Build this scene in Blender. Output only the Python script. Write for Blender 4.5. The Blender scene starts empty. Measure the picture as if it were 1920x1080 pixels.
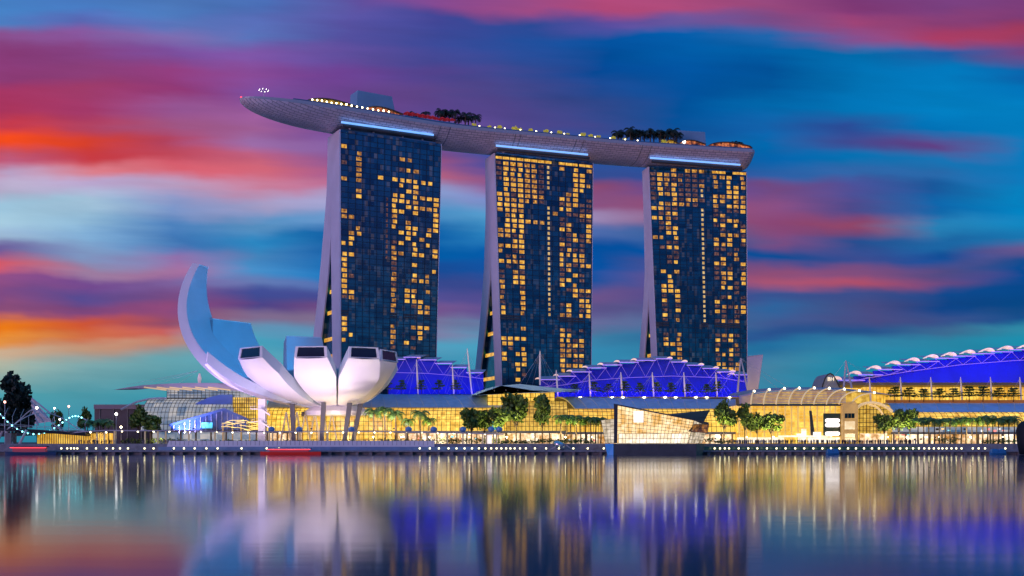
import bpy, math, random
from mathutils import Vector
R = math.radians
random.seed(7)
C = bpy.context.scene.collection
SC = bpy.context.scene
# ---------------------------------------------------------------- camera, exposure
F = 2015.0          # focal length in pixels of a 1920 px wide frame
HZ = 829.0          # horizon row
CZ = 5.0
cam = bpy.data.cameras.new('camera'); co = bpy.data.objects.new('camera', cam); C.objects.link(co)
co.location = (0, 0, CZ); co.rotation_euler = (R(90), 0, 0)
cam.lens = 36 * F / 1920; cam.sensor_width = 36; cam.shift_y = (HZ - 540) / 1920
cam.clip_start = 1; cam.clip_end = 9000
SC.camera = co
SC.view_settings.view_transform = 'Standard'; SC.view_settings.look = 'None'
SC.view_settings.exposure = 0; SC.view_settings.gamma = 1; SC.view_settings.use_curve_mapping = False
SC.cycles.max_bounces = 5; SC.cycles.glossy_bounces = 3; SC.cycles.sample_clamp_indirect = 6
SC.cycles.use_denoising = True

def lin(h):
    v = [int(h[i:i+2], 16) / 255 for i in (0, 2, 4)]
    return tuple((c / 12.92 if c <= .04045 else ((c + .055) / 1.055) ** 2.4) for c in v) + (1.0,)

# ---------------------------------------------------------------- dusk sky (direction based world)
SKY = [
(-900, '4c8cc8 488ccc 4488cc 4088cc 4084cc 4084cc 3c84cc 3884cc 3084cc 3080c8 3080c8 3080c8 3080c8'),
(-250, '3c5ca0 4460a4 4c5ca0 5054a0 5a4a98 644890 6c4888 6c4480 644480 5c4080 543c80 4c3c80 483c7c'),
(8,   '4682c6 4678be 4e7cc0 4c70ba 60509f 864a92 9c4c88 b44a7a b04c7c 9a4a80 843a78 7a4080 783c78'),
(35,  '4a80c4 5868b4 5a76bc 5a70bc 5a54a4 44489a 2c4c9a 5a4c9c 6c58a0 7a5090 a04478 8c4078 7c3c78'),
(65,  '8a5090 8a58a0 7c6cb0 5a74bc 5450a0 3c4a9a 244e9c 02509c 025ca8 1e66ae 8a5090 a83c64 a43c60'),
(98,  '8a3c7a 8c4488 7c50a0 7c54a4 6450a0 464a98 2a4c98 004890 005aa4 0060a8 0072b6 1c5ca4 7c3c78'),
(135, '8a3a74 8e407c 8e3c7c 844892 6c4090 564490 3c4890 044690 0054a0 00529a 0076ba 0078bc 0a5ea6'),
(170, 'a23460 9c3a68 923a78 7c50a0 6c4690 5e4488 48488e 1c4890 00509a 00569c 0076ba 007abc 0070b4'),
(205, 'a8345c a03868 9a5898 a060a0 704890 5a448a 504488 344a90 005098 0068ae 0076ba 007cbe 007cbe'),
(240, 'c43a4c b44464 a45888 a06098 784e98 6a4a90 4e4488 40488e 0a549e 1060a8 2a4a94 0070b4 007cbe'),
(272, 'f44c1c d8402c b84460 9c6ca8 8c64a8 7a5098 2c50a0 2c509c 1860a8 0068ae 3c4c94 604084 007abc'),
(300, 'b85878 cc3c44 c0485c c06080 8c5a98 8a4c80 2c50a0 2c509c 1c5ca4 0464ae 0470b2 1870b0 0478ba'),
(325, 'b8a0c4 dc7c88 d86070 cc6478 a05c90 a85880 5050a0 345098 3450a0 2c60a8 3068ac 2868aa 0c78ba'),
(350, 'c0b4d4 b8a4cc b89cc0 c07894 b46890 b86078 8c5890 8c4c78 544c98 704880 4c5098 18589c 0480be'),
(385, '9cc4dc a4c4dc 7c98cc a49cc4 9c9cc8 8898c8 788cc8 845080 904c74 844c80 4c4888 0c64a8 0080be'),
(415, 'a0c4d8 90b8d4 4c80bc 5894c8 6c98cc 4c90c8 58a0d0 9888b4 885078 8c4878 94486c 2884bc 1084be'),
(445, '9cb8d4 7ca8d0 3c74b4 2c88c4 0c60a8 0058a4 3490c8 4c68a8 30609c 7c5088 285094 1c68a8 1878b4'),
(475, '7060a0 8098c4 8c6ca4 4484bc 0460ac 005ca8 0458a4 004c98 04509c 0c4c94 3c4c90 0c4c94 6c5890'),
(503, 'd05868 9c7ca0 a06c9c 4488c0 0870b8 184c98 0c509c 044c98 504c88 8c4c74 7c4c7c 4c4880 0c4c90'),
(525, '8c4c80 70488c 7c609c 6078b0 4c68a8 384890 384c94 14509c 684c84 a05070 a84c68 644880 044890'),
(550, '7c4880 54488c 784c84 404c94 44488c 504c90 504c90 6c548c 48488c 34508c 3c4c88 0c488c 04488c'),
(575, '884c78 784478 8c4878 4c4488 744c80 7c5488 5c5090 5c548c 4c588c 2c6098 484c84 0c4488 044888'),
(602, 'ee7c18 cc5434 8c4864 7c688c 807090 806c98 6080a8 686c9c 40709c 3c5890 484c84 34508c 144c88'),
(625, 'ec9840 d06c48 c05c58 5c90b0 5c90b8 8078a0 4898bc 3c84ac 2c6ca0 28508c 245088 3c6c94 2c84a0'),
(650, 'c8b094 c89c80 c07c68 48a0bc 4498bc 549cbc 3898b8 3488b0 3080a8 206c9c 307ca0 2884a4 1c90b0'),
(690, 'a4b0a0 80acb0 68a8b4 5ca4b8 4898b8 4094b8 3c98b8 3488b0 308cac 4480a0 1888a8 1c88a8 1c88a8'),
(740, '50a0ac 4c98a8 3c94a8 3c98ac 3c98b0 3c98b0 3894b0 308cac 308cac 3084a4 1c84a4 1c80a0 1c80a0'),
(810, '2c84a0 2c84a0 2c84a0 2c84a0 2c84a4 2c84a4 2c84a4 2880a0 2880a0 2880a0 1c7c9c 1c7c9c 1c7c9c'),
(1100,'143c58 143c58 143c58 143c58 143c58 143c58 143c58 143c58 143c58 143c58 143c58 143c58 143c58'),
]
W_ = bpy.data.worlds.new('World'); SC.world = W_; W_.use_nodes = True
nt = W_.node_tree; N = nt.nodes; L = nt.links; N.clear()
def mth(op, a, b=None, c=None, clamp=False):
    n = N.new('ShaderNodeMath'); n.operation = op; n.use_clamp = clamp
    for i, v in enumerate((a, b, c)):
        if v is None: continue
        if isinstance(v, (int, float)): n.inputs[i].default_value = v
        else: L.new(v, n.inputs[i])
    return n.outputs[0]
tc = N.new('ShaderNodeTexCoord'); sx = N.new('ShaderNodeSeparateXYZ'); L.new(tc.outputs['Generated'], sx.inputs[0])
ay = mth('MAXIMUM', mth('ABSOLUTE', sx.outputs[1]), .22)
u = mth('DIVIDE', sx.outputs[0], ay); v = mth('DIVIDE', sx.outputs[2], ay)
def noise(su, sv, detail, seed, tilt=0.0):
    cx = N.new('ShaderNodeCombineXYZ')
    L.new(mth('MULTIPLY', u, su), cx.inputs[0])
    L.new(mth('MULTIPLY', mth('ADD', v, mth('MULTIPLY', u, tilt)), sv), cx.inputs[1]); cx.inputs[2].default_value = seed
    n = N.new('ShaderNodeTexNoise'); n.inputs['Scale'].default_value = 1; n.inputs['Detail'].default_value = detail
    n.inputs['Roughness'].default_value = .5
    L.new(cx.outputs[0], n.inputs['Vector']); return mth('SUBTRACT', n.outputs['Fac'], .5)
wu = mth('ADD', mth('MULTIPLY', noise(4, 14, 3, 1.3, .05), .085), mth('MULTIPLY', noise(9, 110, 3, 8.1, .03), .04))
wv = mth('ADD', mth('MULTIPLY', noise(6, 12, 4, 4.7, .10), .040), mth('MULTIPLY', noise(11, 100, 2, 6.2, .03), .007))
u2 = mth('ADD', u, wu); v2 = mth('ADD', v, wv)
t = mth('PINGPONG', mth('DIVIDE', mth('MULTIPLY_ADD', u2, F, 960.0), 1920.0), 1.0)
py = mth('SUBTRACT', HZ, mth('MULTIPLY', v2, F))
prev = None; ppy = None
for y, row in SKY:
    cr = N.new('ShaderNodeValToRGB'); L.new(t, cr.inputs[0]); cols = row.split()
    el = cr.color_ramp.elements; cr.color_ramp.interpolation = 'LINEAR'
    el[0].position = 0; el[0].color = lin(cols[0]); el[1].position = 1; el[1].color = lin(cols[-1])
    for i in range(1, 12):
        e = el.new(i / 12); e.color = lin(cols[i])
    if prev is None: prev = cr.outputs[0]
    else:
        mr = N.new('ShaderNodeMapRange'); mr.interpolation_type = 'SMOOTHSTEP' if y - ppy < 45 else 'LINEAR'
        L.new(py, mr.inputs[0]); mr.inputs[1].default_value = ppy; mr.inputs[2].default_value = y
        mx = N.new('ShaderNodeMixRGB'); L.new(mr.outputs[0], mx.inputs[0]); L.new(prev, mx.inputs[1]); L.new(cr.outputs[0], mx.inputs[2])
        prev = mx.outputs[0]
    ppy = y
st = mth('ADD', mth('MULTIPLY_ADD', noise(4.5, 26, 5, 2.2, .10), .62, 1.0), mth('MULTIPLY', noise(7, 120, 3, 9.2, .04), .10))
vm = N.new('ShaderNodeVectorMath'); vm.operation = 'SCALE'; L.new(prev, vm.inputs[0]); L.new(st, vm.inputs['Scale'])
# a trace of real sky light just after sunset, added under the coloured clouds
nk = N.new('ShaderNodeTexSky'); nk.sky_type = 'NISHITA'; nk.sun_disc = False; nk.sun_elevation = R(1); nk.sun_rotation = R(250)
b1 = N.new('ShaderNodeBackground'); L.new(vm.outputs[0], b1.inputs[0]); b1.inputs[1].default_value = 1.0
b2 = N.new('ShaderNodeBackground'); L.new(nk.outputs[0], b2.inputs[0]); b2.inputs[1].default_value = 0.001
ad = N.new('ShaderNodeAddShader'); L.new(b1.outputs[0], ad.inputs[0]); L.new(b2.outputs[0], ad.inputs[1])
ow = N.new('ShaderNodeOutputWorld'); L.new(ad.outputs[0], ow.inputs[0])
# the last pink glow of the sunset, low behind the camera on the left
sun = bpy.data.lights.new('sunset_glow', 'SUN'); sun.energy = 1.0; sun.angle = R(25); sun.color = (1.0, .54, .80)
so = bpy.data.objects.new('sunset_glow', sun); C.objects.link(so); so.rotation_euler = (R(88), 0, R(-38))

# ---------------------------------------------------------------- helpers
def P(px, py, Y): return Vector(((px - 960) * Y / F, Y, CZ + (HZ - py) * Y / F))
def wx(px, Y): return (px - 960) * Y / F
def wz(py, Y): return CZ + (HZ - py) * Y / F
def mat(name, col, rough=.5, metal=0., emi=None, es=0., nscale=None, namt=.25, bump=0., spec=.5, coat=0.):
    m = bpy.data.materials.new(name); m.use_nodes = True; n = m.node_tree; b = n.nodes['Principled BSDF']
    if isinstance(col, str): col = lin(col)
    col = tuple(col[:3]) + (1.,)
    b.inputs['Base Color'].default_value = col; b.inputs['Roughness'].default_value = rough
    b.inputs['Metallic'].default_value = metal; b.inputs['Specular IOR Level'].default_value = spec
    b.inputs['Coat Weight'].default_value = coat
    if emi is not None:
        if isinstance(emi, str): emi = lin(emi)
        b.inputs['Emission Color'].default_value = tuple(emi[:3]) + (1.,); b.inputs['Emission Strength'].default_value = es
    if nscale:
        t = n.nodes.new('ShaderNodeTexCoord'); x = n.nodes.new('ShaderNodeTexNoise'); x.inputs['Scale'].default_value = nscale
        x.inputs['Detail'].default_value = 4; n.links.new(t.outputs['Object'], x.inputs['Vector'])
        r = n.nodes.new('ShaderNodeMapRange'); r.inputs[1].default_value = .3; r.inputs[2].default_value = .7
        r.inputs[3].default_value = 1 - namt; r.inputs[4].default_value = 1 + namt; n.links.new(x.outputs[0], r.inputs[0])
        s = n.nodes.new('ShaderNodeVectorMath'); s.operation = 'SCALE'; s.inputs[0].default_value = col[:3]
        n.links.new(r.outputs[0], s.inputs['Scale']); n.links.new(s.outputs[0], b.inputs['Base Color'])
        if emi is not None:
            s2 = n.nodes.new('ShaderNodeMath'); s2.operation = 'MULTIPLY'; s2.inputs[1].default_value = es
            n.links.new(r.outputs[0], s2.inputs[0]); n.links.new(s2.outputs[0], b.inputs['Emission Strength'])
        if bump:
            q = n.nodes.new('ShaderNodeBump'); q.inputs['Strength'].default_value = bump; n.links.new(x.outputs[0], q.inputs['Height'])
            n.links.new(q.outputs[0], b.inputs['Normal'])
    return m
def glow_mat(name, c0, c1, s0, s1, cell=(2.4, 2.4, 2.8), rough=.25, big=.03, base='20242c', grain=.9):
    """lit interior behind glass: the brightness changes from room to room and drifts over the facade"""
    m = bpy.data.materials.new(name); m.use_nodes = True; n = m.node_tree; b = n.nodes['Principled BSDF']; nn = n.nodes; l = n.links
    b.inputs['Base Color'].default_value = lin(base); b.inputs['Roughness'].default_value = rough
    t = nn.new('ShaderNodeTexCoord'); g = nn.new('ShaderNodeVectorMath'); g.operation = 'SNAP'; g.inputs[1].default_value = cell
    ofs = nn.new('ShaderNodeVectorMath'); ofs.operation = 'ADD'; ofs.inputs[1].default_value = (.013, 50.0, .017)
    l.new(t.outputs['Object'], ofs.inputs[0]); l.new(ofs.outputs[0], g.inputs[0])
    w = nn.new('ShaderNodeTexWhiteNoise'); l.new(g.outputs[0], w.inputs['Vector'])
    x = nn.new('ShaderNodeTexNoise'); x.inputs['Scale'].default_value = big; x.inputs['Detail'].default_value = 3; l.new(t.outputs['Object'], x.inputs['Vector'])
    y = nn.new('ShaderNodeTexNoise'); y.inputs['Scale'].default_value = .6; y.inputs['Detail'].default_value = 3; l.new(t.outputs['Object'], y.inputs['Vector'])
    def mm(op, a, bb):
        k = nn.new('ShaderNodeMath'); k.operation = op
        for i, q in enumerate((a, bb)):
            if isinstance(q, (int, float)): k.inputs[i].default_value = q
            else: l.new(q, k.inputs[i])
        return k.outputs[0]
    f = mm('ADD', mm('MULTIPLY', w.outputs['Value'], .28), mm('ADD', mm('MULTIPLY', x.outputs[0], .6), mm('MULTIPLY', mm('SUBTRACT', y.outputs[0], .5), grain)))
    f = mm('SUBTRACT', f, .02)
    cr = nn.new('ShaderNodeValToRGB'); cr.color_ramp.elements[0].color = lin(c0); cr.color_ramp.elements[1].color = lin(c1)
    cr.color_ramp.elements[0].position = .15; cr.color_ramp.elements[1].position = .8
    l.new(f, cr.inputs[0]); l.new(cr.outputs[0], b.inputs['Emission Color'])
    r = nn.new('ShaderNodeMapRange'); r.inputs[1].default_value = .1; r.inputs[2].default_value = .85; r.inputs[3].default_value = s0; r.inputs[4].default_value = s1
    l.new(f, r.inputs[0]); l.new(r.outputs[0], b.inputs['Emission Strength'])
    return m
M = {}
class MB:
    def __init__(s): s.v = []; s.f = []; s.uv = None; s.mi = []
    def quad(s, a, b, c, d, m=0):
        i = len(s.v); s.v += [Vector(a), Vector(b), Vector(c), Vector(d)]; s.f.append((i, i+1, i+2, i+3)); s.mi.append(m); return s
    def poly(s, pts, m=0):
        i = len(s.v); s.v += [Vector(p) for p in pts]; s.f.append(tuple(range(i, i+len(pts)))); s.mi.append(m); return s
    def hexa(s, p, m=0):        # 8 corners: bottom 4 then top 4
        i = len(s.v); s.v += [Vector(q) for q in p]
        for q in ((0,3,2,1),(4,5,6,7),(0,1,5,4),(1,2,6,5),(2,3,7,6),(3,0,4,7)): s.f.append(tuple(i+k for k in q)); s.mi.append(m)
        return s
    def box(s, x0, x1, y0, y1, z0, z1, m=0):
        return s.hexa([(x0,y0,z0),(x1,y0,z0),(x1,y1,z0),(x0,y1,z0),(x0,y0,z1),(x1,y0,z1),(x1,y1,z1),(x0,y1,z1)], m)
    def prism(s, pts, dy, m=0):      # outline in XZ (at its own Y) pushed back by dy
        pts = [Vector(p) for p in pts]; n = len(pts); i = len(s.v); s.v += pts + [p + Vector(dy) for p in pts]
        s.f.append(tuple(i+k for k in range(n))); s.mi.append(m); s.f.append(tuple(i+n+k for k in reversed(range(n)))); s.mi.append(m)
        for k in range(n): s.f.append((i+k, i+n+k, i+n+(k+1) % n, i+(k+1) % n)); s.mi.append(m)
        return s
    def tube(s, path, r, n=6, m=0):
        path = [Vector(p) for p in path]; k = len(path); rr = r if isinstance(r, (list, tuple)) else [r]*k; base = len(s.v)
        for j, p in enumerate(path):
            d = (path[min(j+1, k-1)] - path[max(j-1, 0)]).normalized()
            a = d.cross(Vector((0,0,1)) if abs(d.z) < .9 else Vector((0,1,0))).normalized(); b = d.cross(a)
            for q in range(n):
                t = 2*math.pi*q/n; s.v.append(p + (a*math.cos(t) + b*math.sin(t))*rr[j])
        for j in range(k-1):
            for q in range(n):
                s.f.append((base+j*n+q, base+j*n+(q+1) % n, base+(j+1)*n+(q+1) % n, base+(j+1)*n+q)); s.mi.append(m)
        s.f.append(tuple(base+q for q in reversed(range(n)))); s.f.append(tuple(base+(k-1)*n+q for q in range(n))); s.mi += [m, m]
        return s
    def loft(s, rings, close=True, caps=True, m=0):
        n = len(rings[0]); base = len(s.v)
        for r in rings: s.v += [Vector(p) for p in r]
        for j in range(len(rings)-1):
            for q in range(n if close else n-1):
                s.f.append((base+j*n+q, base+j*n+(q+1) % n, base+(j+1)*n+(q+1) % n, base+(j+1)*n+q)); s.mi.append(m)
        if close and caps:
            s.f.append(tuple(base+q for q in reversed(range(n)))); s.f.append(tuple(base+(len(rings)-1)*n+q for q in range(n))); s.mi += [m, m]
        return s
    def ball(s, c, r, nu=8, nv=5, sz=1.):
        c = Vector(c); rings = []
        for j in range(nv+1):
            a = -math.pi/2 + math.pi*j/nv
            rr = max(r*math.cos(a), r*.02)
            rings.append([c + Vector((rr*math.cos(2*math.pi*q/nu), rr*math.sin(2*math.pi*q/nu), r*sz*math.sin(a))) for q in range(nu)])
        return s.loft(rings)
    def build(s, name, m, parent=None, smooth=False, uvs=None):
        off = Vector((0,0,0)); p = parent
        while p: off += p.location; p = p.parent
        me = bpy.data.meshes.new(name); me.from_pydata([tuple(q - off) for q in s.v], [], s.f)
        for k in (m if isinstance(m, (list, tuple)) else [m]): me.materials.append(k)
        if any(s.mi):
            for q, k in zip(me.polygons, s.mi): q.material_index = k
        if uvs:
            ul = me.uv_layers.new(name='UVMap')
            for lp in me.loops: ul.data[lp.index].uv = uvs[lp.vertex_index]
        if smooth:
            for q in me.polygons: q.use_smooth = True
        me.update(); o = bpy.data.objects.new(name, me); C.objects.link(o); o.parent = parent; return o
def tag(o, label=None, cat=None, group=None, kind=None):
    for k, x in (('label', label), ('category', cat), ('group', group), ('kind', kind)):
        if x: o[k] = x
    return o
def thing(name, label, cat, loc, group=None):
    o = bpy.data.objects.new(name, None); C.objects.link(o); o.location = loc; o.empty_display_size = 2
    return tag(o, label, cat, group)
def solo(mb, name, m, label, cat, group=None, smooth=False): return tag(mb.build(name, m, None, smooth), label, cat, group)
def kids(o): return list(o.children)
def copy_tree(o, parent=None, label=None, loc=None, scale=None, rz=None):
    c = o.copy(); C.objects.link(c); c.parent = parent
    if label: c['label'] = label
    if loc is not None: c.location = loc
    if scale is not None: c.scale = (scale,)*3 if isinstance(scale, (int, float)) else scale
    if rz is not None: c.rotation_euler = (0, 0, rz)
    for ch in kids(o): copy_tree(ch, c)
    return c
_o1 = 'first second third fourth fifth sixth seventh eighth ninth tenth eleventh twelfth thirteenth fourteenth fifteenth sixteenth seventeenth eighteenth nineteenth'.split()
_t = {20:'twenty',30:'thirty',40:'forty',50:'fifty',60:'sixty',70:'seventy',80:'eighty'}
_tt = {20:'twentieth',30:'thirtieth',40:'fortieth',50:'fiftieth',60:'sixtieth',70:'seventieth',80:'eightieth'}
def nth(i):
    if i <= 19: return _o1[i-1]
    d = i//10*10; return _tt[d] if i == d else _t[d] + '-' + _o1[i-d-1]
def lamp(kind, name, loc, to, energy, col, **k):
    l = bpy.data.lights.new(name, kind); l.energy = energy; l.color = col
    for a, b in k.items(): setattr(l, a, b)
    o = bpy.data.objects.new(name, l); C.objects.link(o); o.location = loc
    o.rotation_euler = (Vector(to) - Vector(loc)).to_track_quat('-Z', 'Y').to_euler(); return o

# ---------------------------------------------------------------- shared materials
M['white'] = mat('white_panel', (.72,.70,.72), .45, nscale=.15, namt=.05)
M['endwall'] = mat('end_wall_panel', (.70,.68,.80), .5, nscale=.08, namt=.08)
M['metalroof'] = mat('metal_roof', (.42,.55,.72), .42, .3, nscale=.3, namt=.12)
M['rib'] = mat('roof_rib', (.6,.62,.66), .4)
M['steel'] = mat('painted_steel', (.65,.62,.62), .4)
M['darksteel'] = mat('dark_steel', (.05,.055,.065), .5)
M['mullion'] = mat('mullion', (.035,.03,.02), .5)
M['concrete'] = mat('concrete', (.22,.22,.22), .85, nscale=.8, namt=.2, bump=.2)
M['deck'] = mat('deck_boards', (.22,.24,.27), .7, nscale=.6, namt=.25)
M['bark'] = mat('bark', (.09,.065,.045), .9, nscale=4, namt=.3)
M['leaf'] = mat('leaves_green', (.11,.19,.03), .6, nscale=.5, namt=.6)
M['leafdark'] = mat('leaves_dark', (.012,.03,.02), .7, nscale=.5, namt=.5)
M['palm'] = mat('palm_fronds', (.09,.19,.03), .5, nscale=.6, namt=.4)
M['gold'] = glow_mat('lit_mall_glass', 'cc8c10', 'ffd860', 1.15, 1.7, (2.2,2.4,2.6), grain=.6)
M['golddim'] = glow_mat('lit_mall_glass_soft', 'b88418', 'f8cc58', .8, 1.25)
M['shop'] = glow_mat('lit_shopfront', 'c8842c', 'fff0d0', .8, 2.3, (3.1, 60, 4.5), big=.08)
M['silverglass'] = glow_mat('lit_grey_glass', '5c88b8', 'f0e0d0', .45, .95, (4.0, 30, 2.2), grain=.3, big=.06)
M['bulb'] = mat('warm_bulb', (.8,.8,.7), .4, emi=(1,.86,.5), es=9)
M['bulbw'] = mat('white_bulb', (.8,.8,.8), .4, emi=(1,.93,.85), es=10)
M['cyan'] = mat('cyan_light', (.5,.8,.8), .4, emi=(.25,.95,1), es=5)
M['redl'] = mat('red_light', (.6,.05,.05), .4, emi=(1,.04,.05), es=4)
M['led'] = mat('violet_strip', (.6,.4,.9), .4, emi=(.36,.20,1), es=.8)
M['bluestrip'] = mat('blue_light_strip', (.5,.7,.9), .4, emi=(.14,.40,.95), es=1.15)
M['roofpaint'] = mat('blue_roof_lining', (.03,.05,.75), .5, nscale=.1, namt=.12)
M['goldbar'] = mat('glowing_gold_frame', (.62,.45,.2), .4, emi=(1,.62,.15), es=.45)  # bars glow by emission, standing in for warm light on them
M['louv'] = mat('lilac_louvre', (.5,.42,.45), .5)
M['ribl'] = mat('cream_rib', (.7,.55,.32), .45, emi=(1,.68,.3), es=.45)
M['stonel'] = mat('glowing_sandstone', (.42,.30,.15), .8, nscale=.4, namt=.1, emi=(1,.55,.12), es=.28)  # emission in the stone stands for floodlight on it
M['pale2'] = glow_mat('pale_lit_panel', 'ffd8a0', 'fff0d8', .8, 1.1, (2,9,3), big=.2)
M['rib2'] = mat('lilac_grey_metal', (.50,.48,.56), .45, nscale=.1, namt=.08)
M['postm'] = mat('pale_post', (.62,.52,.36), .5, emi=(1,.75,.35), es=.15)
M['redlamp'] = mat('pink_lamp', (.8,.4,.4), .4, emi=(1,.45,.35), es=5)
M['branchl'] = mat('lit_branch_gold', (.8,.6,.2), .4, emi=(1,.75,.2), es=1.1)
M['legm'] = mat('dark_leg_concrete', (.08,.08,.10), .6)
# ---------------------------------------------------------------- water and ground
def struct(mb, name, m, smooth=False): o = mb.build(name, m, None, smooth); o['kind'] = 'structure'; return o
wm = bpy.data.materials.new('bay_water'); wm.use_nodes = True
n = wm.node_tree; b = n.nodes['Principled BSDF']; b.inputs['Base Color'].default_value = (.006,.035,.075,1)
b.inputs['Roughness'].default_value = .17; b.inputs['IOR'].default_value = 4.0; b.inputs['Specular Tint'].default_value = (.80,.92,1,1); b.inputs['Specular IOR Level'].default_value = .5
tcx = n.nodes.new('ShaderNodeTexCoord'); mp = n.nodes.new('ShaderNodeMapping'); mp.inputs['Scale'].default_value = (.05,.35,1)
nz = n.nodes.new('ShaderNodeTexNoise'); nz.inputs['Scale'].default_value = 1; nz.inputs['Detail'].default_value = 5
bp = n.nodes.new('ShaderNodeBump'); bp.inputs['Strength'].default_value = .02; bp.inputs['Distance'].default_value = .25
n.links.new(tcx.outputs['Object'], mp.inputs[0]); n.links.new(mp.outputs[0], nz.inputs['Vector']); n.links.new(nz.outputs[0], bp.inputs['Height']); n.links.new(bp.outputs[0], b.inputs['Normal'])
mp2 = n.nodes.new('ShaderNodeMapping'); mp2.inputs['Scale'].default_value = (.004,.03,1)
nz2 = n.nodes.new('ShaderNodeTexNoise'); nz2.inputs['Scale'].default_value = 1; nz2.inputs['Detail'].default_value = 3
n.links.new(tcx.outputs['Object'], mp2.inputs[0]); n.links.new(mp2.outputs[0], nz2.inputs['Vector'])
mr = n.nodes.new('ShaderNodeMapRange'); mr.inputs[1].default_value = .3; mr.inputs[2].default_value = .7; mr.inputs[3].default_value = .07; mr.inputs[4].default_value = .10
n.links.new(nz2.outputs[0], mr.inputs[0]); n.links.new(mr.outputs[0], b.inputs['Roughness'])
QY = 438.0
mb = MB(); mb.quad((-4000,-600,0),(4000,-600,0),(4000,QY+1.0,0),(-4000,QY+1.0,0)); struct(mb, 'water', wm)
LZ = 4.3      # level of the land behind the promenade
mb = MB(); mb.quad((-4000,452,LZ),(4000,452,LZ),(4000,7000,LZ),(-4000,7000,LZ)); struct(mb, 'ground', mat('ground_paving', (.10,.095,.085), .9, nscale=.05, namt=.25))
# promenade: lower boardwalk on piles, step wall up to the land
mb = MB()
x0, x1 = -330, 330
mb.box(x0, x1, QY-1.5, 446, 1.0, 1.6)              # boardwalk slab
mb.box(x0, x1, QY+1, 446, -1, .998)                # dark recess below
mb.box(x0, x1, 446.002, 452, 1.6, LZ+.02)
o = struct(mb, 'promenade', M['deck'])
mb = MB()
for i in range(120):
    x = x0 + 3 + i*5.5; mb.box(x-.6, x+.6, QY-1.1, QY+.998, -1, .996)
solo(mb, 'pier_piles', M['concrete'], 'row of short concrete piles carrying the boardwalk above the water', 'piles')

# ---------------------------------------------------------------- hotel towers
tg = bpy.data.materials.new('tower_glass'); tg.use_nodes = True
n = tg.node_tree; b = n.nodes['Principled BSDF']; b.inputs['Roughness'].default_value = .16; b.inputs['Metallic'].default_value = .7
tcx = n.nodes.new('ShaderNodeTexCoord'); g = n.nodes.new('ShaderNodeVectorMath'); g.operation = 'SNAP'; g.inputs[1].default_value = (4.4, 900, 3.1)
of = n.nodes.new('ShaderNodeVectorMath'); of.operation = 'ADD'; of.inputs[1].default_value = (.1, 450, .1)
w = n.nodes.new('ShaderNodeTexWhiteNoise'); n.links.new(tcx.outputs['Object'], of.inputs[0]); n.links.new(of.outputs[0], g.inputs[0]); n.links.new(g.outputs[0], w.inputs['Vector'])
cr = n.nodes.new('ShaderNodeValToRGB'); cr.color_ramp.elements[0].color = (.008,.095,.17,1); cr.color_ramp.elements[1].color = (.02,.20,.30,1)
n.links.new(w.outputs['Value'], cr.inputs[0]); n.links.new(cr.outputs[0], b.inputs['Base Color'])
er = n.nodes.new('ShaderNodeValToRGB'); er.color_ramp.elements[0].position = .80; er.color_ramp.elements[0].color = (0,0,0,1); er.color_ramp.elements[1].position = 1.0; er.color_ramp.elements[1].color = (.30,.19,.07,1)
g3 = n.nodes.new('ShaderNodeVectorMath'); g3.operation = 'SNAP'; g3.inputs[1].default_value = (1.7, 900, 3.1); w3 = n.nodes.new('ShaderNodeTexWhiteNoise')
n.links.new(of.outputs[0], g3.inputs[0]); n.links.new(g3.outputs[0], w3.inputs['Vector']); n.links.new(w3.outputs['Value'], er.inputs[0]); n.links.new(er.outputs[0], b.inputs['Emission Color']); b.inputs['Emission Strength'].default_value = .12
M['lit'] = [glow_mat('room_light_yellow', 'd08210', 'ffcf58', .75, 1.35, (.85,90,1.5), big=.45),
            glow_mat('room_light_amber', 'a05c14', 'ffbc50', .35, 1.25, (.85,90,1.5), big=.45),
            glow_mat('room_light_dim', '4a3048', 'c88868', .12, .6, (.85,90,1.5), big=.45)]
M['lift'] = glow_mat('lift_lobby_light', 'e0a848', 'ffe0a0', .6, 1.0, (1.6,90,3.1), big=.3)
T1 = """..............
#.............
..o.....oo....
..o...........
-.o.....-#o...
..o...........
..o..#.######.
o.o.....#.#...
.........#o...
..o....##.#o##
..#...-##oo..#
......-#.##oo#
......-##.#..#
o.....-o.....#
oo....-#.o...#
......-#.##.o#
..o...-.###.#.
.o#...-..#.o..
.#....--#.#.#.
##....-o..#..#
......-oo.##.#
##....-o......
#......-..#...
#......-.....#
#......o..#.o.
#-.....o..o#o.
#......-......
#......o.#o.o.
##.....o.##...
-o.....o.###..
.......o..-#o.
.......o...#o.
B......B.BB.B.
#.............
#......o..o##.
#......o...#..
.#.....o..-#..
#......o.#....
.......-..-...
.......-......
...........#..""".split('\n')
T2 = """gggggggg.ggggg
-###oo-#.o.#.o
-#o#oo-#...##.
-###oo-#...##.
-#o#oo-#...##o
.###oo-#...##.
.#o#oo-...o#..
##-#ooo..#o#.-
##o#oo-..-o#-d
####...#.##.--
o#oo...#o.--o#
.o##...#.-..--
.####oo#.-o..#
.###...#.#o..#
o###...#..-#-#
oo-#...#.--#-o
..##...#.#-.-.
o###...#.-#--.
o.-#...#.#o##.
.-o-...#.#.#o.
##o#...#.#o-o#
.-.#...#.-o...
-.o-...#.-.#-.
-.##...#.o#.-.
o.##...#.#.#..
#..-...#..-#o#
-..#...#...#--
o..#...#....##
-..o...#.-#.o#
#..#...#..#.-#
#..o...#.oo.##
BBB......BBBB.
..............
...o.....o-.-.
.........##...
####.....##-#.
##.......oo#o.
.-.#.....oo--.
#.##.....oo##.
#..#.....#.--.
..##.....oo##.
..#......o....
...-..........
..#...........""".split('\n')
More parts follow.
